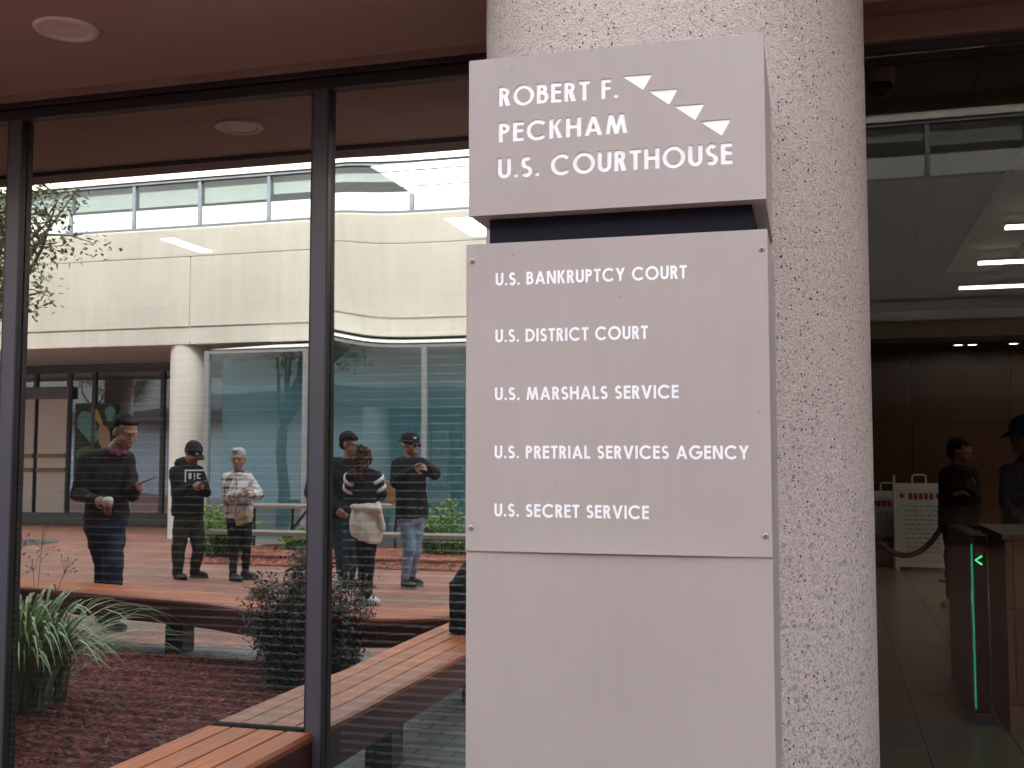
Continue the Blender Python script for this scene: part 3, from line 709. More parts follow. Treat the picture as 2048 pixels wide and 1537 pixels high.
# ================================================================== BENCHES
def sweep_bench(name, path, width, z, label, nsl=4, mat=None, fas=.13, posts=()):
    """path = inner edge line; the seat lies to its left; slats run along the path"""
    path = [Vector((p[0], p[1], 0)) for p in path]; nrm = []
    for i in range(len(path)):
        t = (path[min(i + 1, len(path) - 1)] - path[max(i - 1, 0)]).normalized(); nrm.append(Vector((-t.y, t.x, 0)))
    B = thing(name, path[0], label, 'bench')
    mb = MB(); sw = width / nsl
    for k_ in range(nsl):
        a = k_ * sw + .004; b = (k_ + 1) * sw - .004
        rr = []
        for p, n in zip(path, nrm):
            c0 = .012 if k_ == 0 else .003; c1 = .012 if k_ == nsl - 1 else .003
            rr.append([p + n * a + Vector((0, 0, z - .03)), p + n * a + Vector((0, 0, z - c0)), p + n * (a + c0) + Vector((0, 0, z)), p + n * (b - c1) + Vector((0, 0, z)), p + n * b + Vector((0, 0, z - c1)), p + n * b + Vector((0, 0, z - .03))])
        mb.rings(rr)
    mb.build('seat_slats', mat or WOOD, B)
    mb = MB()
    for a, b in ((.006, .045), (width - .045, width - .006)):
        mb.rings([[p + n * a + Vector((0, 0, z - .031 - fas)), p + n * a + Vector((0, 0, z - .031)), p + n * b + Vector((0, 0, z - .031)), p + n * b + Vector((0, 0, z - .031 - fas))] for p, n in zip(path, nrm)])
    mb.build('fascia', FASCIA, B)
    for (i, f) in posts:
        p = path[i] + nrm[i] * width * f
        mb = MB(); mb.box(p.x - .075, p.x + .075, p.y - .075, p.y + .075, 0, z - .031 - .02); mb.box(p.x - .13, p.x + .13, p.y - .13, p.y + .13, z - .06, z - .034); mb.build('leg', STEEL, B)
    return B
BZ = .45
bx0, bx1 = -2.285, -1.835
pts = [(bx1, -.035 - 3.6 * t / 20) for t in range(21)]
pts = [(bx1, -3.1), (bx1, -.035)]
bn = sweep_bench('slatted_bench', [(bx1, -3.02 + (3.02 - .035) * i / 8) for i in range(9)], bx1 - bx0, BZ, 'orange brown slatted wood bench running straight to the window', 4, WOOD, .14, ((1, .5), (5, .5)))
mb = MB(); mb.box(bx0 + .004, bx1 - .004, -.034, -.029, BZ - .17, BZ - .004); mb.build('end_plate', GASKET, bn)
px_line = [(-260, 1128), (-120, 1139), (20, 1152), (180, 1165), (340, 1178), (500, 1192), (620, 1208), (720, 1218), (800, 1218), (890, 1210), (960, 1200), (1060, 1180)]
pl = [rz_(x, y, BZ) for x, y in px_line]
# smooth the path
def smooth_path(P, n=6):
    out = []
    for i in range(len(P) - 1):
        p0 = P[max(i - 1, 0)]; p1 = P[i]; p2 = P[i + 1]; p3 = P[min(i + 2, len(P) - 1)]
        for k_ in range(n):
            t = k_ / n; out.append(.5 * ((2 * p1) + (p2 - p0) * t + (2 * p0 - 5 * p1 + 4 * p2 - p3) * t * t + (3 * p1 - p0 - 3 * p2 + p3) * t ** 3))
    out.append(P[-1]); return out
pl = smooth_path(pl, 5)
sweep_bench('slatted_bench', pl, .45, BZ, 'long curving slatted wood bench on dark posts along the planting bed', 5, WOODX, .15, ((8, .5), (22, .5), (34, .5), (46, .5)))
# backpack on the far end of the straight bench
bg_c = Vector((-1.96, -2.42, BZ)); B = thing('backpack', bg_c, 'black backpack standing upright on the end of the straight bench', 'bag')
mb = MB(); mb.ell(bg_c + Vector((0, 0, .20)), (.20, .15, .24)); mb.box(bg_c.x - .17, bg_c.x + .17, bg_c.y - .12, bg_c.y + .12, BZ + .005, BZ + .30)
blob(mb, 'body', cloth('black_nylon', (.018, .018, .02)), B, .012, 6, .006)
mb = MB(); mb.tube([bg_c + Vector((.05 * math.cos(t), 0, .43 + .05 * math.sin(t))) for t in [math.pi * i / 8 for i in range(9)]], .008, 6); mb.build('handle', STEEL, B, True)
mb = MB(); mb.ell(bg_c + Vector((-.02, .12, .13)), (.12, .06, .11)); blob(mb, 'pocket', cloth('black_nylon', (.018, .018, .02)), B, .01, 4)
# far grey bench
a = rz_(408, 1062, .45); FB = thing('park_bench', (a.x, a.y, 0), 'long grey weathered bench by the far red mulch strip', 'bench')
mb = MB()
for k_ in range(3): mb.box(a.x, a.x + 9.2, a.y - .44 + k_ * .15, a.y - .44 + k_ * .15 + .14, .40, .45)
mb.build('seat', GREYWOOD, FB)
for i in range(5):
    x = a.x + .18 + i * 2.15; mb = MB(); mb.tube([(x, a.y - .05, .40), (x - .10, a.y - .05, .0)], .022, 6); mb.tube([(x, a.y - .40, .40), (x - .10, a.y - .40, .0)], .022, 6); mb.tube([(x, a.y - .42, .39), (x, a.y - .02, .39)], .02, 6); mb.build('leg', STEEL, FB)
# picnic frame
for px, lab in ((545, 'dark steel table behind the woman in the plaid shirt'), (742, 'dark steel table farther right behind the grey bench')):
    c = rz_(px, 1103, 0); T = thing('courtyard_table', c, lab, 'table', 'courtyard tables')
    mb = MB(); mb.box(c.x - .75, c.x + .75, c.y - .35, c.y + .35, .70, .75); mb.build('tabletop', GREYWOOD, T)
    for s_ in (-1, 1):
        mb = MB(); mb.tube([(c.x + s_ * .5, c.y - .3, .7), (c.x + s_ * .34, c.y, .35), (c.x + s_ * .5, c.y + .3, .7)], .025, 6); mb.tube([(c.x + s_ * .34, c.y, .36), (c.x + s_ * .34, c.y, .0)], .03, 6); mb.tube([(c.x + s_ * .34, c.y - .3, .02), (c.x + s_ * .34, c.y + .3, .02)], .025, 6); mb.build('leg', STEEL, T)

# ================================================================== FAR BUILDING
FY = -14.0
fb = thing('office_block', (0, FY, 0), 'cream precast office block across the courtyard with strip windows and ground floor glazing', 'building')
def zat(px, py, y): return on_y(px, py, y).z
s0 = zat(340, 690, 14); s1 = zat(340, 458, 14); gz = zat(340, 657, 14)
def xat(px, y): return on_y(px, 700, y).x
XL, XR = -30, 16
mb = MB(); seam = xat(378, 14)
for a, b in ((XL, seam - .012), (seam + .012, XR)):
    mb.box(a, b, FY - .4, FY, gz + .02, s1 - .55); mb.box(a, b, FY - .4, FY - .02, s0, gz - .005)
mb.box(XL, XR, FY - .42, FY - .025, s0 + .03, s1 - .56); 
mb.build('spandrel', CONC, fb, bevel=.012)
mb = MB(); mb.box(XL, XR, FY - .5, FY + .0015, s1 - .545, s1); mb.build('sill_band', CONC, fb, bevel=.02)
WT = s1 + .94
mb = MB(); mb.box(XL, XR, FY - .6, FY - .0, WT, WT + 1.9); mb.build('parapet', CONCW, fb)
mb = MB(); mb.box(XL, XR, FY - .15, FY - .03, WT - .06, WT - .002); mb.box(XL, XR, FY - .15, FY - .03, s1 + .002, s1 + .05)
mb.build('window_rail', plain('far_frame', (.12, .14, .165), .5, .2), fb)
xm = xat(403, 14.2); ST = 1.415
BLD = plain('office_blind', (.36, .39, .37), .7, var=.05); WPAN = plain('pale_reflection', (.34, .355, .36), .6, var=.03)
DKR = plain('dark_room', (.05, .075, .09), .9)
random.seed(11)
k_ = -12
while xm + k_ * ST < XR - 2:
    x0 = xm + k_ * ST
    mb = MB(); mb.box(x0 - .032, x0 + .032, FY - .14, FY - .045, s1 + .052, WT - .062); wn = mb.build('window', MATS['far_frame'], fb)
    mb = MB(); mb.quad((x0 + .033, FY - .09, s1 + .052), (x0 + ST - .033, FY - .09, s1 + .052), (x0 + ST - .033, FY - .09, WT - .062), (x0 + .033, FY - .09, WT - .062)); g = mb.build('pane', GLASS_STRIP, wn); g.location = (0, 0, 0)
    d = random.choice((.40, .46)) if x0 < -11 else random.choice((.22, .26, .32)); mb = MB(); mb.box(x0 + .05, x0 + ST - .05, FY - .17, FY - .15, WT - .07 - d, WT - .06); g = mb.build('blind', BLD, wn); g.location = (0, 0, 0)
    mb = MB(); mb.box(x0 + .034, x0 + ST - .034, FY - .11, FY - .088, s1 + .053, s1 + .40); g = mb.build('reflection_panel', WPAN, wn); g.location = (0, 0, 0)  # pale panel stands in for the bright wall mirrored low in the glass
    k_ += 1
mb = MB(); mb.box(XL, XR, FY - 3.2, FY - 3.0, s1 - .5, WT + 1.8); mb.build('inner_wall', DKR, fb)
mb = MB(); mb.box(XL, XR, FY - 8, FY - .43, s0 + .06, s0 + .2); mb.build('far_soffit', plain('far_soffit_paint', (.62, .68, .74), .9), fb)
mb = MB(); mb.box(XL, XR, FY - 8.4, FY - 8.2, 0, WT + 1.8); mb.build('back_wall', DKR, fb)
mb = MB(); mb.box(XL, XR, FY - 8, FY - .7, WT + 1.8, WT + 1.9); mb.build('roof', CONC, fb)
# far columns
c0 = xat(381, 14.39)
for i, dx in enumerate((0, 6.6, -6.6)):
    tag(column(Vector((c0 + dx, -14.39, 0)), .36, s0 + .055, mk_concrete('far_column_concrete', (.76, .73, .67)) if i == 0 else bpy.data.materials['far_column_concrete'], n=48),
        ('pale round column between dark storefront and glass enclosure', 'pale round column inside the glass enclosure', 'pale round column left of the storefront doors', 'pale round column farthest right of the far building')[i], 'column', 'columns of the far building')
# storefront at the back of the arcade
SY = -17.9
MATS['far_frame_dark'] = plain('far_frame_dark', (.11, .13, .15), .5, .2)
mb = MB(); mb.box(XL, XR, SY - .06, SY + .06, s0 - .13, s0 + .058); mb.box(XL, XR, SY - .06, SY + .06, 0, .14)
mb.build('storefront_rail', MATS['far_frame_dark'], fb)
def sx_(px): return on_y(px, 850, 17.9).x
for px in (-120, 8, 72, 138, 188, 325, 470, 600):
    x = sx_(px); mb = MB(); mb.box(x - .045, x + .045, SY - .05, SY + .05, .141, s0 - .131); mb.build('storefront_mullion', MATS['far_frame'] if px in (72, 138, 8) else MATS['far_frame_dark'], fb)
mb = MB(); mb.quad((XL, SY, .14), (XR, SY, .14), (XR, SY, s0 - .13), (XL, SY, s0 - .13)); mb.build('storefront_pane', GLASS_STORE, fb)
mb = MB(); mb.box(XL, XR, SY + .062, SY + .10, 0, .25); mb.build('base_strip', plain('base_grey', (.20, .21, .21), .7), fb)
# doors, papered glass leaves with yellow brown rails
zt = zat(60, 800, 17.8); zb = zat(60, 1040, 17.8)
for (pa, pb) in ((14, 68), (76, 132)):
    x0 = on_y(pa, 850, 17.8).x; x1 = on_y(pb, 850, 17.8).x
    mb = MB(); mb.box(x0, x1, SY + .061, SY + .08, .15, zt); d_ = mb.build('door', plain('papered_door', (.86, .87, .80), .25, var=.06, scale=2), fb)
    for py in (912, 940):
        zz = zat(60, py, 17.8); mb = MB(); mb.box(x0, x1, SY + .082, SY + .12, zz - .05, zz + .045); o = mb.build('push_bar', plain('brass_bar', (.33, .22, .09), .4, .4), d_); o.location = (0, 0, 0)
x0 = on_y(5, 850, 17.8).x; x1 = on_y(140, 850, 17.8).x
mb = MB(); mb.box(x0, x1, SY + .061, SY + .16, zt + .003, zt + .28); mb.build('door_header', plain('door_head_grey', (.20, .22, .24), .5), fb)
# mural behind the glass: plain curved shapes
mc = on_y(176, 880, 17.87)
mu = thing('mural_panel', (mc.x, -17.86, 0), 'colourful abstract mural panel on the far storefront glass beside the doors', 'mural')
mb = MB(); mb.box(mc.x - .36, mc.x + .75, -17.89, -17.87, .9, 2.75); mb.build('board', plain('mural_dark_green', (.05, .085, .07), .7), mu)
rnd = random.Random(3)
for (cx, cz, rx, rz__, an, colr) in ((.0, 2.2, .22, .40, .5, (.16, .50, .44)), (.44, 1.9, .15, .36, .25, (.62, .47, .36)), (.22, 2.45, .08, .26, .6, (.70, .52, .16)), (-.08, 1.6, .22, .16, .3, (.12, .28, .10)), (.22, 1.48, .36, .11, .5, (.64, .56, .46)), (.0, 1.15, .28, .09, .4, (.66, .64, .58)), (.56, 2.5, .12, .18, 0, (.2, .52, .5))):
    poly = []
    for t in range(28):
        th = 2 * math.pi * t / 28; x = rx * math.cos(th) * (1 + .2 * math.sin(3 * th)); z = rz__ * math.sin(th)
        poly.append((mc.x + cx + x * math.cos(an) - z * math.sin(an), cz + x * math.sin(an) + z * math.cos(an)))
    dd = rnd.uniform(.002, .02); mb = MB(); mb.rings([[Vector((x, -17.869, z)) for x, z in poly], [Vector((x, -17.867 + dd, z)) for x, z in poly]]); mb.build('painted_shape', plain('mural_%d' % int(cz * 100), colr, .6), mu)
# glass enclosure in front
EY = -13.2; ez = zat(415, 703, 13.2)
en = thing('glass_enclosure', (xat(415, 13.2), EY, 0), 'teal glass enclosure with slim grey posts beside the pale round column', 'glass enclosure')
ex = [xat(p, 13.2) for p in (417, 613, 849)]; st_ = ex[2] - ex[1]; ex += [ex[2] + st_ * i for i in range(1, 3)]
PST = plain('post_grey', (.34, .36, .36), .5, .2)
for x in ex:
    mb = MB(); mb.box(x - .045, x + .045, EY - .05, EY + .05, 0, ez); mb.build('post', PST, en, bevel=.004)
for x0, x1 in zip(ex, ex[1:]):
    mb = MB(); mb.quad((x0 + .045, EY, .1), (x1 - .045, EY, .1), (x1 - .045, EY, ez - .05), (x0 + .045, EY, ez - .05)); mb.build('glass_panel', GLASS_ENC, en)
mb = MB(); mb.box(ex[0] + .046, ex[-1], EY - .02, EY + .02, ez - .05, ez - .002); mb.box(ex[0] + .046, ex[-1], EY - .03, EY + .03, .0, .10); mb.build('rail', PST, en)
mb = MB(); mb.quad((ex[0], EY - .02, ez + .004), (ex[-1], EY - .02, ez + .004), (ex[-1], FY - .40, s0 - .02), (ex[0] + 1.2, FY - .40, s0 - .02)); mb.quad((ex[0], EY - .02, ez + .03), (ex[-1], EY - .02, ez + .03), (ex[-1], FY - .40, s0 + .006), (ex[0] + 1.2, FY - .40, s0 + .006))
mb.build('canopy', plain('canopy_white', (.66, .64, .60), .6, var=.03), en)
k = NT('teal_screen'); wv = k.n('ShaderNodeTexWave'); wv.inputs['Scale'].default_value = 9; wv.inputs['Distortion'].default_value = .6; k.l(k.mapping((1, 0, 0)), wv.inputs['Vector'])
k.col(k.ramp(wv.outputs['Fac'], [(0, (.115, .235, .265)), (1, (.145, .275, .305))])); k.set(.9)
mb = MB(); mb.box(ex[0] + .1, ex[-1], EY - .40, EY - .34, .02, ez - .1); mb.build('inner_screen', k.m, en)

# ================================================================== PLANTS
def ribbon(mb, pts, wd, up=Vector((0, 0, 1))):
    L, Rr = [], []
    for i, p in enumerate(pts):
        t = (pts[min(i + 1, len(pts) - 1)] - pts[max(i - 1, 0)]).normalized(); s_ = t.cross(up)
        s_ = s_.normalized() if s_.length > 1e-4 else Vector((1, 0, 0)); f = i / (len(pts) - 1); q = wd * (1 - f ** 2.5) * (.55 + .9 * min(f * 3, 1) * .5)
        L.append(p - s_ * q); Rr.append(p + s_ * q)
    mb.rings([[a, b] for a, b in zip(L, Rr)], False, False)
def grass_clump(c, n, h, spread, wd, seed, arch=1.0):
    rn = random.Random(seed); mb = MB()
    for _ in range(n):
        a = rn.uniform(0, 2 * math.pi); r0 = rn.random() ** .5 * .22; hh = h * rn.uniform(.6, 1.12); sp = spread * rn.uniform(.25, 1.1)
        b = c + Vector((r0 * math.cos(a), r0 * math.sin(a), .03)); d = Vector((math.cos(a + rn.uniform(-.5, .5)), math.sin(a + rn.uniform(-.5, .5)), 0)); P = []
        for i in range(11):
            t = i / 10; P.append(b + d * sp * t ** 1.25 + Vector((0, 0, hh * (1.62 * t - arch * .95 * t ** 2.6))))
        ribbon(mb, P, wd * rn.uniform(.7, 1.2))
    return mb
GR = leafmat('variegated_blade', (.12, .20, .06), (.29, .39, .14), (.50, .54, .29))
gc = rz_(34, 1425, 0)
gp = thing('ornamental_grass', gc, 'arching variegated ornamental grass clump in the planting bed', 'plant')
grass_clump(gc, 330, .80, .78, .0118, 5, 1.15).build('blades', GR, gp)
gc2 = rz_(30, 1370, 0)
rn = random.Random(2); mb = MB()
for _ in range(170):
    a = rn.uniform(0, 6.28); r0 = rn.random() ** .5 * .26; b = gc + Vector((r0 * math.cos(a), r0 * math.sin(a), .02)); t = b + Vector((rn.uniform(-.09, .09), rn.uniform(-.09, .09), rn.uniform(.25, .5))); mb.tube([b, t], [.006, .003], 5)
mb.build('stems', leafmat('grass_stem', (.03, .05, .02), (.08, .11, .04)), gp)
mb = MB()
for _ in range(5):
    a = rn.uniform(0, 6.28); b = gc + Vector((.12 * math.cos(a), .12 * math.sin(a), .3)); h = rn.uniform(.55, .75); ax = Vector((rn.uniform(-.1, .45), rn.uniform(-.2, .2), 0))
    P = [b + ax * t ** 1.5 + Vector((0, 0, h * t)) for t in [i / 8 for i in range(9)]]; mb.tube(P, .0018, 4)
    for q in range(9):
        p = P[-1] + Vector((rn.uniform(-.07, .07), rn.uniform(-.07, .07), rn.uniform(-.12, .04))); mb.tube([P[-2], p], .0010, 3); mb.ell(p, (.0035, .0035, .006), None, 6, 4)
mb.build('seed_heads', leafmat('seed_head', (.08, .05, .03), (.14, .09, .05)), gp)
def leaf(mb, p, d, L, wd, up):
    s_ = d.cross(up); s_ = s_.normalized() * wd if s_.length > 1e-4 else Vector((wd, 0, 0)); m = p + d * L * .45 + up * L * .08
    v = [mb.bm.verts.new(q) for q in (p, m - s_, p + d * L, m + s_)]; mb.bm.faces.new(v)
def shrub(name, c, rx, ry, h, nst, nlf, L, wd, fm, sm, label, cat, seed, group=None, low=.1, lean=.9):
    rn = random.Random(seed); T = thing(name, c, label, cat, group); ms = MB(); ml = MB()
    for _ in range(nst):
        a = rn.uniform(0, 6.28); q = rn.random() ** .6; hh = h * rn.uniform(.55, 1.05) * (1 - .25 * q)
        P = [c + Vector((.12 * math.cos(a) * (1 - t) + rx * q * math.cos(a) * t ** lean, .12 * math.sin(a) * (1 - t) + ry * q * math.sin(a) * t ** lean, hh * t)) for t in [i / 6 for i in range(7)]]
        ms.tube(P, [.006 * (1 - .7 * i / 6) for i in range(7)], 4)
        for _ in range(nlf):
            t = rn.uniform(low, 1.02); i = min(int(t * 6), 5); p = P[i].lerp(P[i + 1], min(t * 6 - i, 1.2))
            off = Vector((rn.gauss(0, 1), rn.gauss(0, 1), rn.gauss(0, .6))); p = p + off * .05 * (h / 1.0)
            d = Vector((rn.gauss(0, 1), rn.gauss(0, 1), rn.gauss(-.15, .6))).normalized(); leaf(ml, p, d, L * rn.uniform(.6, 1.2), wd * rn.uniform(.7, 1.2), Vector((rn.gauss(0, .4), rn.gauss(0, .4), 1)).normalized())
    ml.build('foliage', fm, T); ms.build('stems', sm, T); return T
ND = leafmat('nandina_leaf', (.018, .034, .013), (.055, .085, .03), (.20, .045, .03)); ST_ = leafmat('twig', (.05, .03, .02), (.10, .06, .04))
nc = rz_(612, 1384, 0)
shrub('nandina_shrub', nc, .40, .36, .90, 70, 190, .046, .0085, ND, ST_, 'dark fine leaved nandina shrub with reddish tips by the bench', 'plant', 4, lean=.75)
GB = leafmat('bright_shrub_leaf', (.07, .16, .02), (.17, .34, .05), (.30, .46, .10))
for i, (px, py, rx, h, s_) in enumerate(((440, 1120, .5, .95, 5), (890, 1118, .75, .95, 6), (1010, 1118, .6, .8, 9), (600, 1108, .3, .42, 12))):
    c = rz_(px, py, 0); shrub('green_shrub', c, rx, .4, h, 34, 90, .085, .016, GB, ST_, ('bright green feathery shrub behind the man in black hoodie', 'wide bright green shrub behind the grey bench at right', 'green shrub at the far right end of mulch strip', 'low green shrub behind the mullion side of the bench')[i], 'plant', s_, 'shrubs along the far bench', lean=.8)
def tree(base, h, crown, label, seed, nl=5200, lean=Vector((0, 0, 0)), group=None, crown_c=None):
    rn = random.Random(seed); T = thing('courtyard_tree', base, label, 'tree', group); mt = MB(); ml = MB()
    fork = base + Vector((0, 0, h * .42)) + lean * .5
    mt.tube([base, base + Vector((.05, .03, h * .15)), base + Vector((-.06, .02, h * .3)) + lean * .3, fork], [.16, .13, .12, .10], 10)
    tips = []
    cc = crown_c or (base + Vector((0, 0, h * .75)) + lean)
    for i in range(16):
        tgt = cc + Vector((rn.uniform(-1, 1) * crown[0], rn.uniform(-1, 1) * crown[1], rn.uniform(-.9, 1) * crown[2])); P = [fork]; m_ = fork.lerp(tgt, .5) + Vector((rn.uniform(-.25, .25), rn.uniform(-.25, .25), rn.uniform(0, .3))); P += [fork.lerp(m_, .5) + Vector((rn.uniform(-.12, .12), rn.uniform(-.12, .12), 0)), m_, m_.lerp(tgt, .5) + Vector((rn.uniform(-.1, .1), rn.uniform(-.1, .1), .06)), tgt]
        mt.tube(P, [.055, .045, .032, .02, .008], 7); tips += [m_.lerp(tgt, .3), m_.lerp(tgt, .6), tgt, tgt]
        for _ in range(5):
            s0_ = m_.lerp(tgt, rn.random()); e_ = s0_ + Vector((rn.uniform(-.5, .5), rn.uniform(-.5, .5), rn.uniform(-.45, .35))); mt.tube([s0_, s0_.lerp(e_, .5) + Vector((0, 0, .05)), e_], [.014, .009, .004], 5); tips += [e_, s0_.lerp(e_, .6)]
    for _ in range(nl):
        p = rn.choice(tips) + Vector((rn.gauss(0, .13), rn.gauss(0, .13), rn.gauss(0, .10))); d = Vector((rn.gauss(0, 1), rn.gauss(0, 1), rn.gauss(-.4, .6))).normalized()
        leaf(ml, p, d, rn.uniform(.06, .11), rn.uniform(.018, .032), Vector((rn.gauss(0, .5), rn.gauss(0, .5), 1)).normalized())
    mt.build('trunk', plain('tree_bark', (.13, .105, .085), .9, var=.3, scale=12), T, True); ml.build('crown', TL, T); return T
TL = leafmat('tree_leaf', (.10, .14, .04), (.22, .27, .09), (.40, .24, .10))
tb = ry_(-150, 1000, 8.2); tb.z = 0
cc_ = ry_(25, 415, 8.2)
tree(tb, 5.2, (1.15, 1.0, .42), 'small courtyard tree whose thin leafy branches reach in from the left', 31, 5200, crown_c=cc_)
tree(Vector((-24.6, -6.4, 0)), 5.6, (2.4, 2.2, 1.2), 'leafy courtyard tree far left with twisting trunk', 8, 6000)
tree(Vector((-28.5, -8.0, 0)), 5.4, (2.3, 2.2, 1.2), 'leafy courtyard tree at the far left corner', 9, 5000)
# bowl on the bench end
pc = rz_(520, 1196, BZ + .0); pc.z = BZ
B = thing('ceramic_bowl', pc, 'small terracotta bowl standing on the curving bench beside the nandina', 'bowl')
mb = MB(); mb.lathe([(.03, .001), (.05, .02), (.075, .06), (.08, .075), (.074, .075), (.068, .06), (.04, .018), (.0, .012)], pc, 28, cap=False); mb.build('shell', plain('terracotta', (.26, .15, .11), .6), B, True)

# ================================================================== PEOPLE
def ring(c, a, b, ha, hb, n=20): return [c + a * ha * math.cos(2 * math.pi * k / n) + b * hb * math.sin(2 * math.pi * k / n) for k in range(n)]
def hand(mb, w_, d, curl, side, grip=.6):
    """palm, four bent fingers of different length, a thumb from the side of the palm"""
    d = d.normalized(); curl = (curl - d * curl.dot(d)).normalized(); lat = d.cross(curl) * side
    M = Matrix((d, lat, curl)).transposed(); mb.ell(w_ + d * .045, (.05, .041, .017), M, 12, 8)
    for i, Lf in enumerate((.066, .074, .07, .056)):
        b = w_ + d * .085 + lat * (.029 - .0193 * i); k1 = b + (d * math.cos(grip) + curl * math.sin(grip)) * Lf * .55
        k2 = k1 + (d * math.cos(grip * 2.1) + curl * math.sin(grip * 2.1)) * Lf * .48; mb.capsule(b, k1, .0092, .0086, 8); mb.capsule(k1, k2, .0086, .0074, 8)
    t0 = w_ + d * .03 + lat * .032; t1 = t0 + (d * .6 + lat * .55 + curl * .45).normalized() * .038; t2 = t1 + (d * .75 + curl * .6 - lat * .1).normalized() * .030
    mb.capsule(t0, t1, .0115, .0100, 8); mb.capsule(t1, t2, .0100, .0082, 8)
def person(label, Y, J, skin, top, legs, shoes, yaw, pitch=0, hair=None, hairmat=None, sc=1.0, hem=.02, wide=1.0, base=None, mirror=True, group=None, sleeve=1.0, cap=None, grips=(.6, .6), roll=0, baggy=1.0, sole=None):
    def V(k_):
        p = J[k_]; q = on_y(p[0], p[1], Y + (p[2] if len(p) > 2 else 0)); return mir(q) if mirror else q
    P = {k_: V(k_) for k_ in J}
    b = (P['aa'] + P['ab']) / 2; b.z = 0
    T = thing('person', b, label, 'person', group)
    side = P['sb'] - P['sa']; side.z = 0; side.normalize(); fd = Vector((-side.y, side.x, 0))
    look = Vector((math.cos(R(yaw)), math.sin(R(yaw)), 0))
    if fd.dot(look) < 0: fd = -fd
    Mh = Matrix.Rotation(R(yaw), 3, 'Z') @ Matrix.Rotation(R(pitch), 3, 'Y') @ Matrix.Rotation(R(roll), 3, 'X')
    H = P['head']
    hs_ = sc * 1.13
    def hp(x, y, z): return H + Mh @ Vector((x, y, z)) * hs_
    def he(mb, c, r): mb.ell(hp(*c), tuple(v * hs_ for v in r), Mh, 18, 12)
    # ---- body: one skin
    mb = MB()
    he(mb, (-.012, 0, .030), (.096, .077, .088)); he(mb, (.022, 0, -.028), (.068, .062, .084)); mb.capsule(hp(.02, 0, -.07), hp(.058, 0, -.092), .046 * sc, .026 * sc)
    mb.capsule(hp(.083, 0, .012), hp(.108, 0, -.030), .008 * sc, .0125 * sc); he(mb, (.098, 0, -.034), (.012, .019, .009)); he(mb, (.074, 0, .026), (.020, .054, .012))
    he(mb, (.078, 0, -.060), (.018, .026, .008)); he(mb, (.077, 0, -.072), (.017, .022, .008))
    for s_ in (-1, 1):
        he(mb, (-.008, s_ * .078, -.004), (.020, .010, .032)); he(mb, (.055, s_ * .042, -.028), (.026, .022, .024))
    mb.capsule(hp(-.02, 0, -.05), P['neck'] + Vector((0, 0, -.03)), .056 * sc, .064 * sc)
    mid = (P['sa'] + P['sb']) / 2; chest = mid.lerp(P['pel'], .35)
    mb.capsule(P['neck'], chest, .058 * sc, .075 * sc); mb.capsule(chest, P['pel'], .09 * sc, .085 * sc)
    for q, o_ in (('a', 1), ('b', -1)):
        mb.capsule(chest, P['s' + q], .06 * sc, .045 * sc); mb.capsule(P['s' + q], P['e' + q], .042 * sc, .034 * sc); mb.capsule(P['e' + q], P['w' + q], .034 * sc, .026 * sc)
        d = P['h' + q] - P['w' + q]; hand(mb, P['w' + q], d if d.length > .01 else fd, Vector((0, 0, -1)) * .4 + (-side if q == 'b' else side) * .8, o_, grips[0 if q == 'a' else 1])
        mb.capsule(P['pel'], P['hip' + q], .08 * sc, .07 * sc); mb.capsule(P['hip' + q], P['k' + q], .068 * sc, .048 * sc); mb.capsule(P['k' + q], P['a' + q], .045 * sc, .034 * sc); mb.capsule(P['a' + q], P['a' + q].lerp(P['t' + q], .25), .030 * sc, .022 * sc)
    blob(mb, 'body', skin, T, .0075, 2)
    # ---- face
    for s_ in (-1, 1):
        mb = MB(); he(mb, (.0795, s_ * .030, .004), (.010, .0135, .0085)); mb.build('eye', EYEW, T, True)
        mb = MB(); he(mb, (.0875, s_ * .031, .004), (.0045, .006, .006)); mb.build('iris', EYED, T, True)
        mb = MB(); mb.capsule(hp(.088, s_ * .014, .024), hp(.078, s_ * .048, .026), .0042 * sc, .003 * sc, 8); mb.build('eyebrow', hairmat or HAIRD, T, True)
    mb = MB(); mb.capsule(hp(.094, -.018, -.066), hp(.094, .018, -.066), .0035 * sc, .0035 * sc, 8); mb.build('mouth', LIP, T, True)
    # ---- hair
    if hair:
        mb = MB()
        if hair == 'short':
            he(mb, (-.028, 0, .046), (.096, .085, .083)); he(mb, (-.052, 0, .002), (.066, .081, .082)); he(mb, (.034, 0, .088), (.045, .056, .020))
        elif hair == 'fringe':
            he(mb, (-.026, 0, .055), (.100, .090, .080)); he(mb, (-.055, 0, .005), (.062, .084, .075)); he(mb, (.052, 0, .078), (.042, .066, .030))
        elif hair == 'crop':
            he(mb, (-.022, 0, .048), (.098, .086, .086)); he(mb, (-.045, 0, .005), (.066, .080, .08)); he(mb, (.03, .02, .10), (.06, .055, .03))
        elif hair == 'back':
            he(mb, (-.03, 0, .035), (.112, .100, .100)); he(mb, (-.07, 0, -.03), (.075, .09, .09)); he(mb, (-.10, 0, .07), (.05, .05, .045)); mb.capsule(hp(-.06, .02, -.06), hp(-.09, .03, -.19), .085 * sc, .06 * sc)
        elif hair == 'nape':
            he(mb, (-.040, 0, .005), (.068, .080, .060))
        blob(mb, 'hair', hairmat, T, .009, 2, .022 if hair == 'back' else .009, .035)
    if cap:
        mb = MB(); he(mb, (-.012, 0, .055), (.108, .092, .082)); he(mb, (-.012, 0, .035), (.110, .094, .045))
        sg = 1 if cap[1] > 0 else -1; M2 = Mh @ Matrix.Rotation(R(12 * sg), 3, 'Y')
        mb.ell(hp(.115 * sg, 0, .035), (.075 * sc, .078 * sc, .007), M2, 18, 6)
        blob(mb, 'cap', cap[0], T, .008, 3)
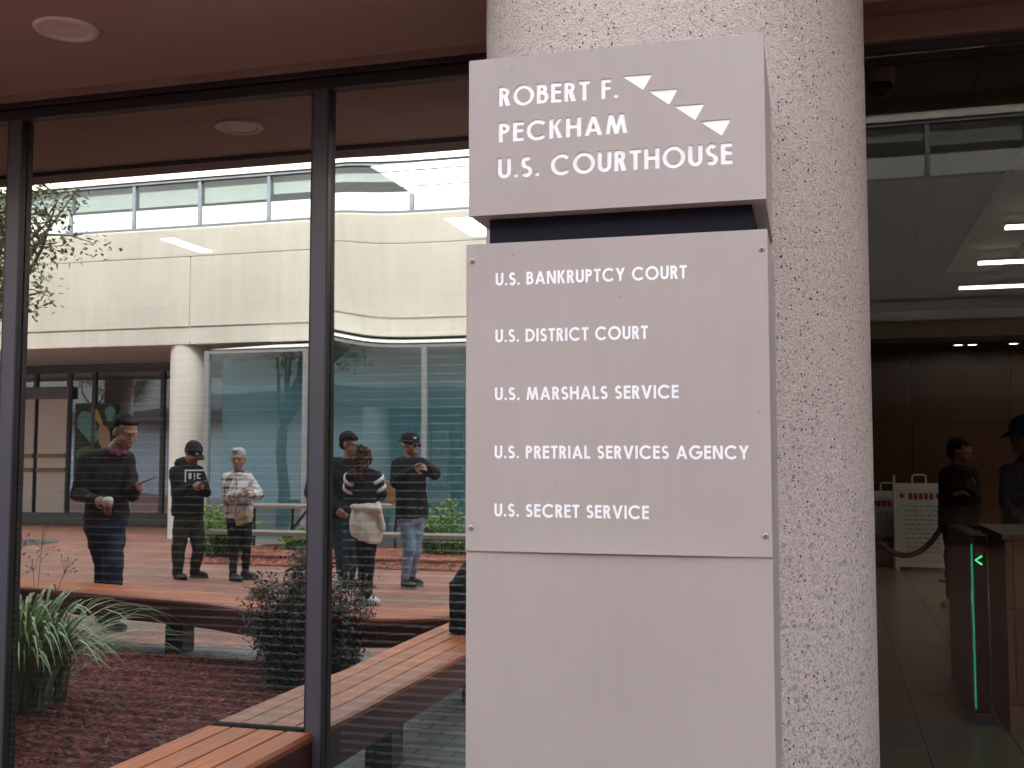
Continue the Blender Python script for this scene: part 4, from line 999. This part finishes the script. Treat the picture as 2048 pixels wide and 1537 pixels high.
    # ---- top
    mb = MB(); sw = (P['sb'] - P['sa']).length / 2; pel = P['pel']; hm = pel - Vector((0, 0, hem))
    RR = [(hm, .185, .145), (pel.lerp(mid, .15), .18, .14), (pel.lerp(mid, .45), .17, .135), (pel.lerp(mid, .75), .185, .135), (pel.lerp(mid, .93), .17, .11), (mid.lerp(P['neck'], .35), .14, .095), (mid.lerp(P['neck'], .75), .095, .085), (mid.lerp(P['neck'], 1.05), .07 / wide, .072)]
    mb.rings([ring(c, side, fd, a * wide * sc, q * wide * sc) for c, a, q in RR])
    for q in 'ab':
        mb.capsule(mid.lerp(P['s' + q], .4), P['s' + q], .09 * sc * sleeve, .076 * sc * sleeve); mb.capsule(P['s' + q], P['e' + q], .074 * sc * sleeve, .060 * sc * sleeve); mb.capsule(P['e' + q], P['e' + q].lerp(P['w' + q], .93), .060 * sc * sleeve, .043 * sc * sleeve)
    blob(mb, 'top', top, T, .012, 5, .011, .10)
    # ---- trousers
    mb = MB(); hip_c = (P['hipa'] + P['hipb']) / 2
    mb.rings([ring(c, side, fd, a * sc * (wide + 1) / 2, q * sc * (wide + 1) / 2) for c, a, q in ((hip_c - Vector((0, 0, .05)), .15, .12), (hip_c + Vector((0, 0, .02)), .172, .135), (pel, .170, .13), (pel + Vector((0, 0, .06)), .15, .115))])
    for q in 'ab':
        mb.capsule(P['hip' + q], P['k' + q], .098 * sc * baggy, .074 * sc * baggy); mb.capsule(P['k' + q], P['a' + q] + Vector((0, 0, .03)), .072 * sc * baggy, .055 * sc * baggy)
    blob(mb, 'trousers', legs, T, .012, 5, .010, .09)
    # ---- shoes
    for q in 'ab':
        a, t = P['a' + q], P['t' + q].copy(); d = t - a; d.z = 0; d = d.normalized() if d.length > .03 else fd; lat = Vector((-d.y, d.x, 0)); g = Vector((a.x, a.y, 0))
        M = Matrix((d, lat, Vector((0, 0, 1)))).transposed()
        mb = MB(); mb.ell(g + d * .06 + Vector((0, 0, .045)), (.135, .046, .042), M); mb.ell(g + d * .0 + Vector((0, 0, .065)), (.07, .045, .06), M); mb.ell(g + d * .13 + Vector((0, 0, .038)), (.062, .047, .034), M)
        sh = blob(mb, 'shoe', shoes, T, .008, 3)
        mb = MB(); mb.rings([[g + d * (.065 + .142 * math.cos(2 * math.pi * k / 24)) + lat * (.05 * math.sin(2 * math.pi * k / 24)) + Vector((0, 0, z)) for k in range(24)] for z in (.002, .022)]); o = mb.build('sole', sole or shoes, sh, True, angle=R(40)); o.location = (0, 0, 0)
    return T, P, hp, he, side, fd, Mh
def collar(T, P, mat, r=.072):
    mb = MB(); c = P['neck']; N = 20
    mb.rings([[c + Vector((q * math.cos(2 * math.pi * k / N), q * math.sin(2 * math.pi * k / N), z)) for k in range(N)] for q, z in ((r * 1.45, -.055), (r * 1.25, -.025), (r * 1.08, .008), (r * 1.0, .010), (r * 1.02, -.03))]); mb.build('collar', mat, T, True)
def phone(c, d, up, label):
    c = Vector(c); d = d.normalized(); n = up.normalized(); l_ = d.cross(n).normalized(); n = l_.cross(d); M = Matrix.Translation(c) @ Matrix((d, l_, n)).transposed().to_4x4()
    T = thing('phone', c, label, 'phone'); mb = MB(); mb.box(-.075, .075, -.037, .037, -.004, .004, M); mb.build('case', PHONE, T, bevel=.002)
    mb = MB(); mb.box(-.070, .070, -.034, .034, .0042, .0048, M); mb.build('screen', PHS, T)
EYEW = plain('eye_white', (.30, .25, .22), .5); EYED = plain('iris_dark', (.02, .013, .01), .2); LIP = plain('lip', (.30, .12, .10), .5); HAIRD = plain('hair_dark', (.018, .014, .012), .8, var=.3, scale=60, spec=.12)
HAIRG = plain('hair_grey', (.36, .36, .37), .7, var=.3, scale=60); HAIRB = plain('hair_auburn', (.050, .020, .011), .75, var=.6, scale=40, spec=.2)
PHONE = plain('phone_case', (.015, .015, .018), .3); PHS = plain('phone_glass', (.03, .035, .045), .08)
BLK = cloth('black_cotton', (.017, .018, .021)); NAVYT = cloth('navy_trousers', (.022, .027, .045)); PLUM = cloth('dark_plum_knit', (.027, .021, .024)); OLIVE = cloth('olive_trousers', (.042, .047, .036))
SHOE = plain('black_shoe', (.016, .017, .020), .6); SOLEW = plain('cream_sole', (.50, .45, .35), .6); SOLEG = plain('grey_sole', (.30, .29, .27), .6); CREAM = cloth('cream_knit', (.62, .60, .52), .08); WHITE = plain('white_print', (.72, .74, .74), .6); PINK = cloth('mauve_shirt', (.26, .10, .17))

# tall man with phone and cup
T, P, hp, he, side, fd, Mh = person('tall man in dark plum sweater looking down at his phone, iced drink in other hand', 4.5, dict(
    head=(250, 866, 0), neck=(230, 897, 0), sa=(176, 921, -.15), sb=(251, 919, .15), ea=(156, 988, -.22), wa=(192, 1001, -.36), ha=(214, 1003, -.42), eb=(264, 990, .02), wb=(272, 977, -.16), hb=(290, 967, -.22),
    pel=(213, 1036, 0), hipa=(197, 1058, -.08), hipb=(225, 1058, .08), ka=(208, 1128, .05), kb=(226, 1132, -.12), aa=(203, 1216, .16), ab=(224, 1246, -.10), ta=(226, 1228, .10), tb=(262, 1256, -.18)),
    SKIN, PLUM, NAVYT, SHOE, 24, 20, 'short', HAIRD, 1.09, .02, .98, sole=SOLEW, grips=(.7, .8), baggy=1.06)
collar(T, P, PINK, .070)
phone(P['hb'] + (P['hb'] - P['wb']).normalized() * .035 + Vector((0, 0, .012)), Vector((1, .2, .32)), Vector((-.4, .1, 1)), 'black phone in the raised hand of the tall man')
c = P['ha'] + Vector((.025, .02, -.055)); CU = thing('iced_drink', c, 'clear plastic cup of red iced drink in the tall man\'s lower hand', 'cup')
mb = MB(); mb.lathe([(.026, -.055), (.033, .0), (.036, .028)], c, 24); mb.build('drink', plain('red_tea', (.16, .045, .03), .2), CU, True)
mb = MB(); mb.lathe([(.0365, .029), (.042, .062), (.040, .066), (.034, .085), (.018, .092)], c, 24); mb.build('lid', plain('cup_lid', (.62, .58, .52), .3), CU, True)
# man in black hoodie
T, P, hp, he, side, fd, Mh = person('man in black hoodie and black cap with olive trousers looking at his phone', 8.1, dict(
    head=(386, 907, 0), neck=(374, 928, 0), sa=(351, 946, -.12), sb=(394, 944, .12), ea=(352, 988, -.14), wa=(386, 973, -.30), ha=(401, 969, -.33), eb=(411, 985, .10), wb=(404, 973, -.16), hb=(398, 966, -.26),
    pel=(375, 1022, 0), hipa=(364, 1040, -.06), hipb=(388, 1040, .06), ka=(356, 1098, -.06), kb=(397, 1095, .08), aa=(354, 1155, 0), ab=(388, 1146, .22), ta=(372, 1163, -.1), tb=(424, 1150, .2)),
    SKIN2, BLK, OLIVE, SHOE, 24, 34, 'nape', HAIRD, 1.0, .06, 1.12, cap=(BLK, 1), sleeve=1.15, baggy=1.15)
mb = MB(); mb.ell(P['neck'] - fd * .07 + Vector((0, 0, .0)), (.13, .13, .085)); mb.capsule(P['neck'] - fd * .04 + side * .1, P['neck'] + fd * .08 + side * .03 - Vector((0, 0, .04)), .05, .035); mb.capsule(P['neck'] - fd * .04 - side * .1, P['neck'] + fd * .08 - side * .03 - Vector((0, 0, .04)), .05, .035); blob(mb, 'hood', BLK, T, .011, 5, .008, .06)
def chest_M(P, side, fd, dz, dist, ds=0):
    c = (P['sa'] + P['sb']) / 2 + Vector((0, 0, dz)) + fd * dist + side * ds; return Matrix.Translation(c) @ Matrix((side, fd, Vector((0, 0, 1)))).transposed().to_4x4()
M = chest_M(P, side, fd, -.03, .158, .03); mb = MB()
for q in ((-.13, .13, .045, .062), (-.13, -.118, -.09, .044), (-.08, -.05, -.05, .02), (-.085, -.045, .004, .016), (-.01, .0, -.06, .02), (.03, .045, -.05, .02), (.046, .075, -.05, -.04), (.046, .075, .0, .012)): mb.box(q[0], q[1], -.01, .006, q[2], q[3], M)
mb.build('chest_print', WHITE, T)
mb = MB(); Mc = Matrix.Translation(hp(.098, .0, .062)) @ Mh.to_4x4(); mb.tube([Mc @ Vector(v) for v in ((.0, .012, .0), (.002, .03, -.012), (-.008, .055, .012))], [.003, .006, .001], 6); mb.build('cap_mark', WHITE, T)
phone(P['ha'] + Vector((.05, -.0, .02)), Vector((1, .25, .2)), Vector((-.2, .3, 1)), 'phone held in both hands by the man in black hoodie')
# woman in plaid shirt
PLAID = mk_plaid()
T, P, hp, he, side, fd, Mh = person('older woman with short grey hair, glasses and plaid flannel shirt, arms folded', 8.15, dict(
    head=(477, 918, 0), neck=(474, 942, 0), sa=(456, 957, -.08), sb=(494, 957, .08), ea=(453, 999, -.12), wa=(485, 986, -.26), ha=(497, 977, -.27), eb=(517, 990, .03), wb=(494, 990, -.24), hb=(478, 988, -.30),
    pel=(477, 1032, 0), hipa=(467, 1046, -.05), hipb=(490, 1046, .05), ka=(467, 1098, -.04), kb=(492, 1096, .04), aa=(465, 1153, -.02), ab=(490, 1147, .16), ta=(482, 1160, -.12), tb=(518, 1151, .14)),
    SKIN, PLAID, BLK, SHOE, 74, 4, 'crop', HAIRG, .93, .03, 1.05, sleeve=1.2, baggy=.9, grips=(.5, .5))
collar(T, P, PLAID, .07)
mb = MB()
for s_ in (-1, 1): mb.tube([hp(.100 - .01 * abs(math.cos(t)), s_ * .031 + .027 * math.cos(t), .002 + .020 * math.sin(t)) for t in [2 * math.pi * i / 14 for i in range(15)]], .0028, 5); mb.tube([hp(.094, s_ * .058, .006), hp(.0, s_ * .083, .008)], .0025, 5)
mb.tube([hp(.103, -.006, .006), hp(.103, .006, .006)], .0025, 4); mb.build('glasses', plain('glasses_frame', (.05, .025, .02), .3), T)
bc = ry_(487, 1036, 7.86); HB = thing('handbag', bc, 'tan rectangular handbag with gold rings hanging at the plaid woman\'s waist', 'handbag')
Mb = Matrix.Translation(bc) @ Matrix.Rotation(R(25), 4, 'Z') @ Matrix.Rotation(R(-14), 4, 'Y')
mb = MB(); mb.box(-.125, .125, -.035, .035, -.075, .072, Mb); mb.build('bag_body', plain('tan_leather', (.30, .22, .125), .5, var=.08), HB, bevel=.012)
mb = MB(); mb.box(-.122, .122, .036, .043, -.01, .070, Mb); mb.build('flap', plain('tan_leather_flap', (.34, .25, .15), .5), HB, bevel=.002)
GOLD = plain('gold_ring', (.75, .52, .20), .25, .9)
for s_ in (-1, 1): mb = MB(); mb.tube([Mb @ Vector((s_ * .105 + .016 * math.cos(t), .045, .055 + .016 * math.sin(t))) for t in [2 * math.pi * i / 10 for i in range(11)]], .004, 5); mb.build('ring', GOLD, HB, True)
mb = MB(); mb.tube([Mb @ Vector((-.105, .046, .07)), P['sa'].lerp(P['pel'], .6) + fd * .19, P['sa'].lerp(P['sb'], .25) + fd * .14, P['sa'].lerp(P['sb'], .3) - fd * .05 + Vector((0, 0, .07))], .006, 6); mb.tube([Mb @ Vector((.105, .046, .07)), Mb @ Vector((.10, .05, .13)), P['wb'] + fd * .05], .006, 6); mb.build('strap', plain('strap_dark', (.03, .025, .02), .5), HB, True)
# woman seen from behind with a cream sweater round her waist
T, P, hp, he, side, fd, Mh = person('woman with clipped auburn hair and a cream sweater tied around her waist, seen from behind', 6.5, dict(
    head=(703, 925, 0), neck=(702, 948, 0), sa=(673, 956, -.06), sb=(737, 957, .04), ea=(664, 990, .05), wa=(676, 985, .27), ha=(690, 978, .32), eb=(752, 990, .10), wb=(742, 968, .26), hb=(732, 952, .30),
    pel=(708, 1030, 0), hipa=(694, 1050, 0), hipb=(722, 1050, 0), ka=(696, 1120, .02), kb=(719, 1118, -.04), aa=(700, 1200, .08), ab=(712, 1202, -.02), ta=(718, 1200, .12), tb=(740, 1207, -.02)),
    SKIN2, BLK, BLK, plain('white_shoe', (.6, .6, .58), .5), -80, 25, 'back', HAIRB, .97, -.06, 1.0, sleeve=1.12, baggy=1.05, sole=SOLEW)
mb = MB(); pc_ = P['pel']; N = 28; RRs = []
for z, a, q in ((.12, .165, .135), (.02, .205, .175), (-.10, .225, .20), (-.20, .215, .20), (-.245, .20, .185)):
    RRs.append([pc_ + Vector((0, 0, z - (.05 * math.cos(2 * math.pi * k / N + .4) if z < -.05 else 0))) + side * a * math.cos(2 * math.pi * k / N) * (1 + .03 * math.sin(k * 1.7)) + fd * q * math.sin(2 * math.pi * k / N) * (1 + .03 * math.sin(k * 2.3)) for k in range(N)])
mb.rings(RRs); mb.capsule(pc_ + side * .17 - fd * .12 + Vector((0, 0, .09)), pc_ + side * .235 - fd * .10 + Vector((0, 0, -.13)), .05, .04); mb.capsule(pc_ - side * .17 - fd * .13 + Vector((0, 0, .08)), pc_ + side * .19 - fd * .17 + Vector((0, 0, .06)), .035, .045)
blob(mb, 'tied_sweater', CREAM, T, .011, 6, .009, .16)
for q, sgn in (('b', 1), ('a', -1)):
    ax = (P['e' + q] - P['s' + q]); d = ax.normalized(); u = d.orthogonal().normalized(); v_ = d.cross(u)
    for f, rr in ((.12, .100), (.62, .086)):
        c = P['s' + q] + ax * f; mb = MB(); mb.rings([[c + d * h + (u * math.cos(2 * math.pi * k / 18) + v_ * math.sin(2 * math.pi * k / 18)) * r_ for k in range(18)] for h, r_ in ((-.020, rr * .9), (-.016, rr), (.016, rr * .98), (.020, rr * .88))], False); mb.build('sleeve_stripe', WHITE, T, True)
mb = MB(); c = hp(-.155, 0, .075); mb.capsule(c + Vector((-.03, 0, .02)), c + Vector((.03, 0, -.03)), .012, .012); mb.build('hair_clip', plain('clip_dark', (.02, .018, .02), .2), T, True)
# man in jeans with sunglasses
JEAN = mk_jeans()
T, P, hp, he, side, fd, Mh = person('man in black jacket, blue jeans, backward cap and dark sunglasses, arms crossed high', 8.0, dict(
    head=(818, 890, 0), neck=(812, 914, 0), sa=(789, 932, -.14), sb=(841, 930, .12), ea=(783, 963, -.20), wa=(828, 940, -.36), ha=(846, 934, -.36), eb=(869, 948, .04), wb=(850, 934, -.28), hb=(838, 928, -.33),
    pel=(820, 1020, 0), hipa=(810, 1038, -.06), hipb=(832, 1038, .06), ka=(815, 1100, -.06), kb=(829, 1098, .06), aa=(806, 1163, -.02), ab=(821, 1151, .26), ta=(832, 1172, -.1), tb=(842, 1155, .2)),
    SKIN2, cloth('black_jacket', (.014, .014, .016)), JEAN, SHOE, 20, 6, 'nape', HAIRG, 1.02, .09, 1.16, cap=(BLK, -1), sleeve=1.2, baggy=1.05, sole=SOLEG)
mb = MB()
for s_ in (-1, 1): he(mb, (.094, s_ * .033, .004), (.010, .030, .020)); mb.tube([hp(.090, s_ * .06, .010), hp(-.01, s_ * .086, .012)], .006 * 1, 6)
mb.build('sunglasses', plain('sunglass_black', (.008, .008, .009), .12), T, True)
mb = MB(); mb.capsule(hp(.100, 0, -.050), hp(.090, .028, -.060), .008, .005, 8); mb.capsule(hp(.100, 0, -.050), hp(.090, -.028, -.060), .008, .005, 8); mb.build('moustache', plain('white_hair', (.6, .58, .55), .8), T, True)
mb = MB(); Mc = Matrix.Translation(hp(.085, .03, .075)) @ Mh.to_4x4(); mb.box(-.004, .01, -.012, .025, -.006, .012, Mc); mb.build('cap_mark', WHITE, T)
ec = ry_(765, 984, 8.03); EN = thing('envelope', ec, 'tan paper envelope tucked under the arm of the man in jeans', 'envelope')
mb = MB(); mb.box(-.16, .15, -.006, .006, -.115, .115, Matrix.Translation(ec) @ Matrix.Rotation(R(18), 4, 'Z') @ Matrix.Rotation(R(16), 4, 'Y')); mb.build('paper', plain('manila', (.46, .27, .10), .7, var=.06), EN, bevel=.002)
# young man behind the mullion
T, P, hp, he, side, fd, Mh = person('young man with black fringe and glasses in black jacket, half behind the woman', 7.7, dict(
    head=(668, 893, 0), neck=(660, 919, 0), sa=(632, 935, -.08), sb=(680, 935, .08), ea=(620, 985, -.1), wa=(640, 1020, -.22), ha=(650, 1032, -.26), eb=(694, 985, .1), wb=(690, 1020, -.02), hb=(694, 1032, -.06),
    pel=(655, 1022, 0), hipa=(645, 1040, -.05), hipb=(668, 1040, .05), ka=(648, 1100, -.05), kb=(671, 1098, .05), aa=(648, 1166, 0), ab=(668, 1158, .14), ta=(664, 1172, -.1), tb=(690, 1162, .1)),
    SKIN2, BLK, cloth('teal_trousers', (.03, .06, .07)), SHOE, 18, 8, 'fringe', HAIRD, 1.0, .08, 1.12, sleeve=1.15)
mb = MB()
for s_ in (-1, 1): mb.tube([hp(.098, s_ * .031 + .025 * math.cos(t), .002 + .018 * math.sin(t)) for t in [2 * math.pi * i / 12 for i in range(13)]], .002, 5); mb.tube([hp(.094, s_ * .056, .006), hp(.0, s_ * .083, .008)], .002, 5)
mb.build('glasses', STEEL, T)

# ================================================================== LOBBY OBJECTS
# people indoors, seen directly through the clear glass
T, P, hp, he, side, fd, Mh = person('dim figure in dark jacket and white shoes standing inside the lobby', 8.0, dict(
    head=(1920, 905, 0), neck=(1916, 930, 0), sa=(1893, 950, 0), sb=(1942, 950, 0), ea=(1888, 1000, 0), wa=(1908, 990, -.22), ha=(1924, 985, -.24), eb=(1950, 998, -.05), wb=(1936, 978, -.22), hb=(1946, 968, -.26),
    pel=(1917, 1040, 0), hipa=(1906, 1060, 0), hipb=(1930, 1060, 0), ka=(1904, 1125, 0), kb=(1932, 1125, 0), aa=(1903, 1196, 0), ab=(1932, 1196, 0), ta=(1893, 1204, -.1), tb=(1925, 1206, -.12)),
    SKIN2, cloth('brown_jacket', (.03, .022, .02)), BLK, SOLEG, -25, 14, 'short', HAIRD, 1.0, .06, 1.08, mirror=False)
T, P, hp, he, side, fd, Mh = person('person in grey shirt and blue cap behind the wooden desk at the frame edge', 4.6, dict(
    head=(2052, 872, 0), neck=(2062, 912, 0), sa=(2022, 945, 0), sb=(2102, 945, 0), ea=(2014, 1010, -.05), wa=(2030, 1030, -.2), ha=(2036, 1040, -.25), eb=(2112, 1010, 0), wb=(2100, 1040, -.2), hb=(2096, 1050, -.2),
    pel=(2062, 1060, 0), hipa=(2046, 1085, 0), hipb=(2080, 1085, 0), ka=(2046, 1190, 0), kb=(2080, 1190, 0), aa=(2046, 1300, 0), ab=(2080, 1300, 0), ta=(2040, 1312, -.1), tb=(2074, 1312, -.1)),
    SKIN2, cloth('grey_shirt', (.20, .20, .23)), BLK, SHOE, -150, 12, 'nape', HAIRD, 1.0, .02, 1.05, cap=(cloth('blue_cap', (.05, .09, .20)), 1), mirror=False)
# folding notice stands
PLW = plain('white_plastic', (.84, .83, .82), .45, var=.04); REDP = plain('red_print', (.40, .05, .05), .6); GREYP = plain('grey_print', (.30, .30, .32), .6)
def aframe(c, wd, h, label, z0=0):
    T = thing('notice_stand', c, label, 'notice stand', 'folding notice stands')
    for s_, nm in ((-1, 'front_panel'), (1, 'rear_panel')):
        M = Matrix.Translation(c + Vector((0, s_ * .02, h + z0))) @ Matrix.Rotation(R(11) * s_, 4, 'X')
        mb = MB(); hw = wd / 2; mb.box(-hw, hw, -.012, .012, -h * .97, -.02, M)
        for q in (-1, 1): mb.box(q * hw - (.03 if q > 0 else 0), q * hw + (0 if q > 0 else .03), -.013, .013, -.018, .09, M); mb.box(q * hw - (.05 if q > 0 else 0), q * hw + (0 if q > 0 else .05), -.02, .02, -h * 1.015, -h * .972, M)
        if s_ < 0: mb.tube([M @ Vector(v) for v in ((-.085, 0, -.02), (-.085, 0, .075), (-.06, 0, .095), (.06, 0, .095), (.085, 0, .075), (.085, 0, -.02))], .014, 8)
        p = mb.build(nm, PLW, T, bevel=.004)
        if s_ < 0:
            mb = MB(); mb.box(-hw + .03, hw - .03, -.0145, -.0125, -h * .93, -.10, M); o = mb.build('sheet', plain('notice_sheet', (.72, .73, .75), .5, var=.03), p); o.location = (0, 0, 0)
            mb = MB()
            for k in range(5): mb.box(-.14 + k * .065, -.14 + k * .065 + .05, -.017, -.015, -.24, -.155, M)
            for q in (-1, 1): mb.prism([(.032 * math.cos(t), .032 * math.sin(t)) for t in [2 * math.pi * i / 16 for i in range(16)]], 0, .002, M @ Matrix.Translation((q * wd * .34, -.015, -.19)) @ Matrix.Rotation(R(90), 4, 'X'))
            o = mb.build('red_heading', REDP, p); o.location = (0, 0, 0)
            rn = random.Random(int(wd * 100)); mb = MB()
            for k in range(11):
                zz = -.32 - k * h * .052; x = -wd * .36 + rn.uniform(0, .05)
                while x < wd * .34: q = rn.uniform(.03, .09); mb.box(x, min(x + q, wd * .38), -.017, -.015, zz - .014, zz, M); x += q + .022
            o = mb.build('text_lines', GREYP, p); o.location = (0, 0, 0)
c = on_z(1842, 1140, 0); aframe(Vector((c.x, c.y - .02, 0)), .66, 1.16, 'white folding notice stand with red heading standing on the lobby floor')
LD = Vector((on_y(1772, 1082, 12.3).x, 12.3, 0)); zt_ = on_y(1772, 1082, 12.3).z
mb = MB(); mb.box(LD.x - .5, LD.x + .45, LD.y - .25, LD.y + .25, .003, zt_); mb.box(LD.x - .52, LD.x + .47, LD.y - .27, LD.y + .27, zt_ + .001, zt_ + .02); tag(mb.build('low_plinth', plain('plinth_brown', (.05, .028, .018), .5), org=LD), 'low dark brown plinth against the lobby back wall', 'plinth')
aframe(Vector((LD.x + .03, LD.y, 0)), .44, .68, 'smaller white folding notice stand set on the low plinth', zt_ + .022)
# rope and posts
def post(c, label):
    T = thing('stanchion', c, label, 'stanchion', 'rope stanchions'); mb = MB(); mb.lathe([(.16, .002), (.16, .02), (.03, .035), (.026, .05), (.026, .93), (.035, .94), (.035, .97), (.01, .985)], c, 24); mb.build('post', STEEL, T, True, angle=R(40))
pa = on_y(1900, 1000, 10.4); pb = on_y(1716, 1000, 10.4); pa.z = pb.z = 0
post(pa, 'dark rope stanchion beside the notice stand'); post(pb, 'dark rope stanchion hidden mostly by the round column')
mb = MB(); mb.tube([pa.lerp(pb, t) + Vector((0, 0, .92 - .62 * (4 * t * (1 - t)) ** .8)) for t in [i / 24 for i in range(25)]], .034, 8)
tag(mb.build('rope', plain('rope_dark', (.05, .03, .02), .7), None, True), 'dark sagging rope slung between the lobby stanchions', 'rope')
# turnstiles
GRN = emit('green_led', (.05, .9, .30), .30); GRN2 = emit('green_edge', (.0, .5, .26), .085); BGL = plain('black_glass', (.005, .005, .006), .25, spec=.07); CHROME = plain('brushed_steel', (.42, .42, .43), .3, .9)
def turnstile(px0_, px1_, y, h, label, lit):
    a = on_y(px0_, 1100, y); b_ = on_y(px1_, 1100, y); c = Vector(((a.x + b_.x) / 2, y, 0)); hw = (b_.x - a.x) / 2
    T = thing('turnstile', c, label, 'turnstile')
    mb = MB(); mb.box(c.x - hw, c.x + hw, y, y + 1.15, .06, h); mb.build('cabinet', BGL, T, bevel=.012)
    mb = MB(); mb.box(c.x - hw - .004, c.x + hw + .004, y - .004, y + 1.16, .003, .058); mb.build('plinth', STEEL, T, bevel=.006)
    for s_ in (-1, 1):
        mb = MB(); mb.tube([(c.x + s_ * (hw - .004), y - .004, .062), (c.x + s_ * (hw - .004), y - .004, h + .012)], .0045, 8); mb.build('edge_trim', CHROME, T, True)
    if lit:
        mb = MB(); mb.box(c.x - hw + .009, c.x - hw + .018, y - .004, y - .001, .085, h - .05); mb.build('light_strip', GRN2, T)
        ac = on_y(1957.5, 1121, y - .004); M = Matrix.Translation(ac); mb = MB(); r_ = .024
        mb.tube([ac + Vector((r_ * .7, 0, r_)), ac + Vector((-r_ * .7, 0, 0)), ac + Vector((r_ * .7, 0, -r_))], .005, 6); mb.build('arrow', GRN, T)
turnstile(1938, 1976, 2.83, 1.035, 'black glass turnstile with a glowing green arrow and green edge light', True)
# desk
dk = on_y(2013, 1060, 2.66); DK = thing('reception_desk', Vector((dk.x + .6, 2.66, 0)), 'honey brown wooden security desk at the right edge of the lobby', 'desk')
DW = mk_wood('desk_wood', (.10, .05, .02), (.18, .095, .04), .4, 2, .2)
mb = MB(); x = dk.x
mb.box(x, x + 1.5, 2.665, 3.6, .155, 1.02)
mb.build('core', plain('desk_core', (.02, .015, .01), .6), DK)
mb = MB()
for x0_, x1_ in ((x, x + .022), (x + .028, x + .55), (x + .556, x + 1.5)):
    for z0_, z1_ in ((.16, .66), (.666, 1.02)): mb.box(x0_, x1_, 2.645, 2.664, z0_, z1_)
mb.box(x - .012, x - .001, 2.645, 3.6, .003, 1.02)
mb.build('front_panels', DW, DK)
mb = MB(); mb.box(x, x + 1.5, 2.65, 3.6, .003, .15); mb.build('plinth', DW, DK)
mb = MB(); mb.box(x - .03, x + 1.52, 2.62, 3.62, 1.022, 1.055); mb.build('worktop', DW, DK, bevel=.004)
# dome camera under the lobby ceiling
dm = on_z(1760, 140, 3.60); DC = thing('dome_camera', dm, 'pale round security camera with black dome under the lobby ceiling', 'security camera')
mb = MB(); mb.lathe([(.060, -.002), (.075, -.006), (.078, -.07), (.070, -.085)], dm, 32); mb.build('housing', plain('camera_grey', (.45, .44, .40), .5), DC, True, angle=R(40))
mb = MB(); mb.lathe([(.066, -.086), (.064, -.11), (.050, -.14), (.028, -.156), (.002, -.160)], dm, 32); mb.build('dome', BGL, DC, True)
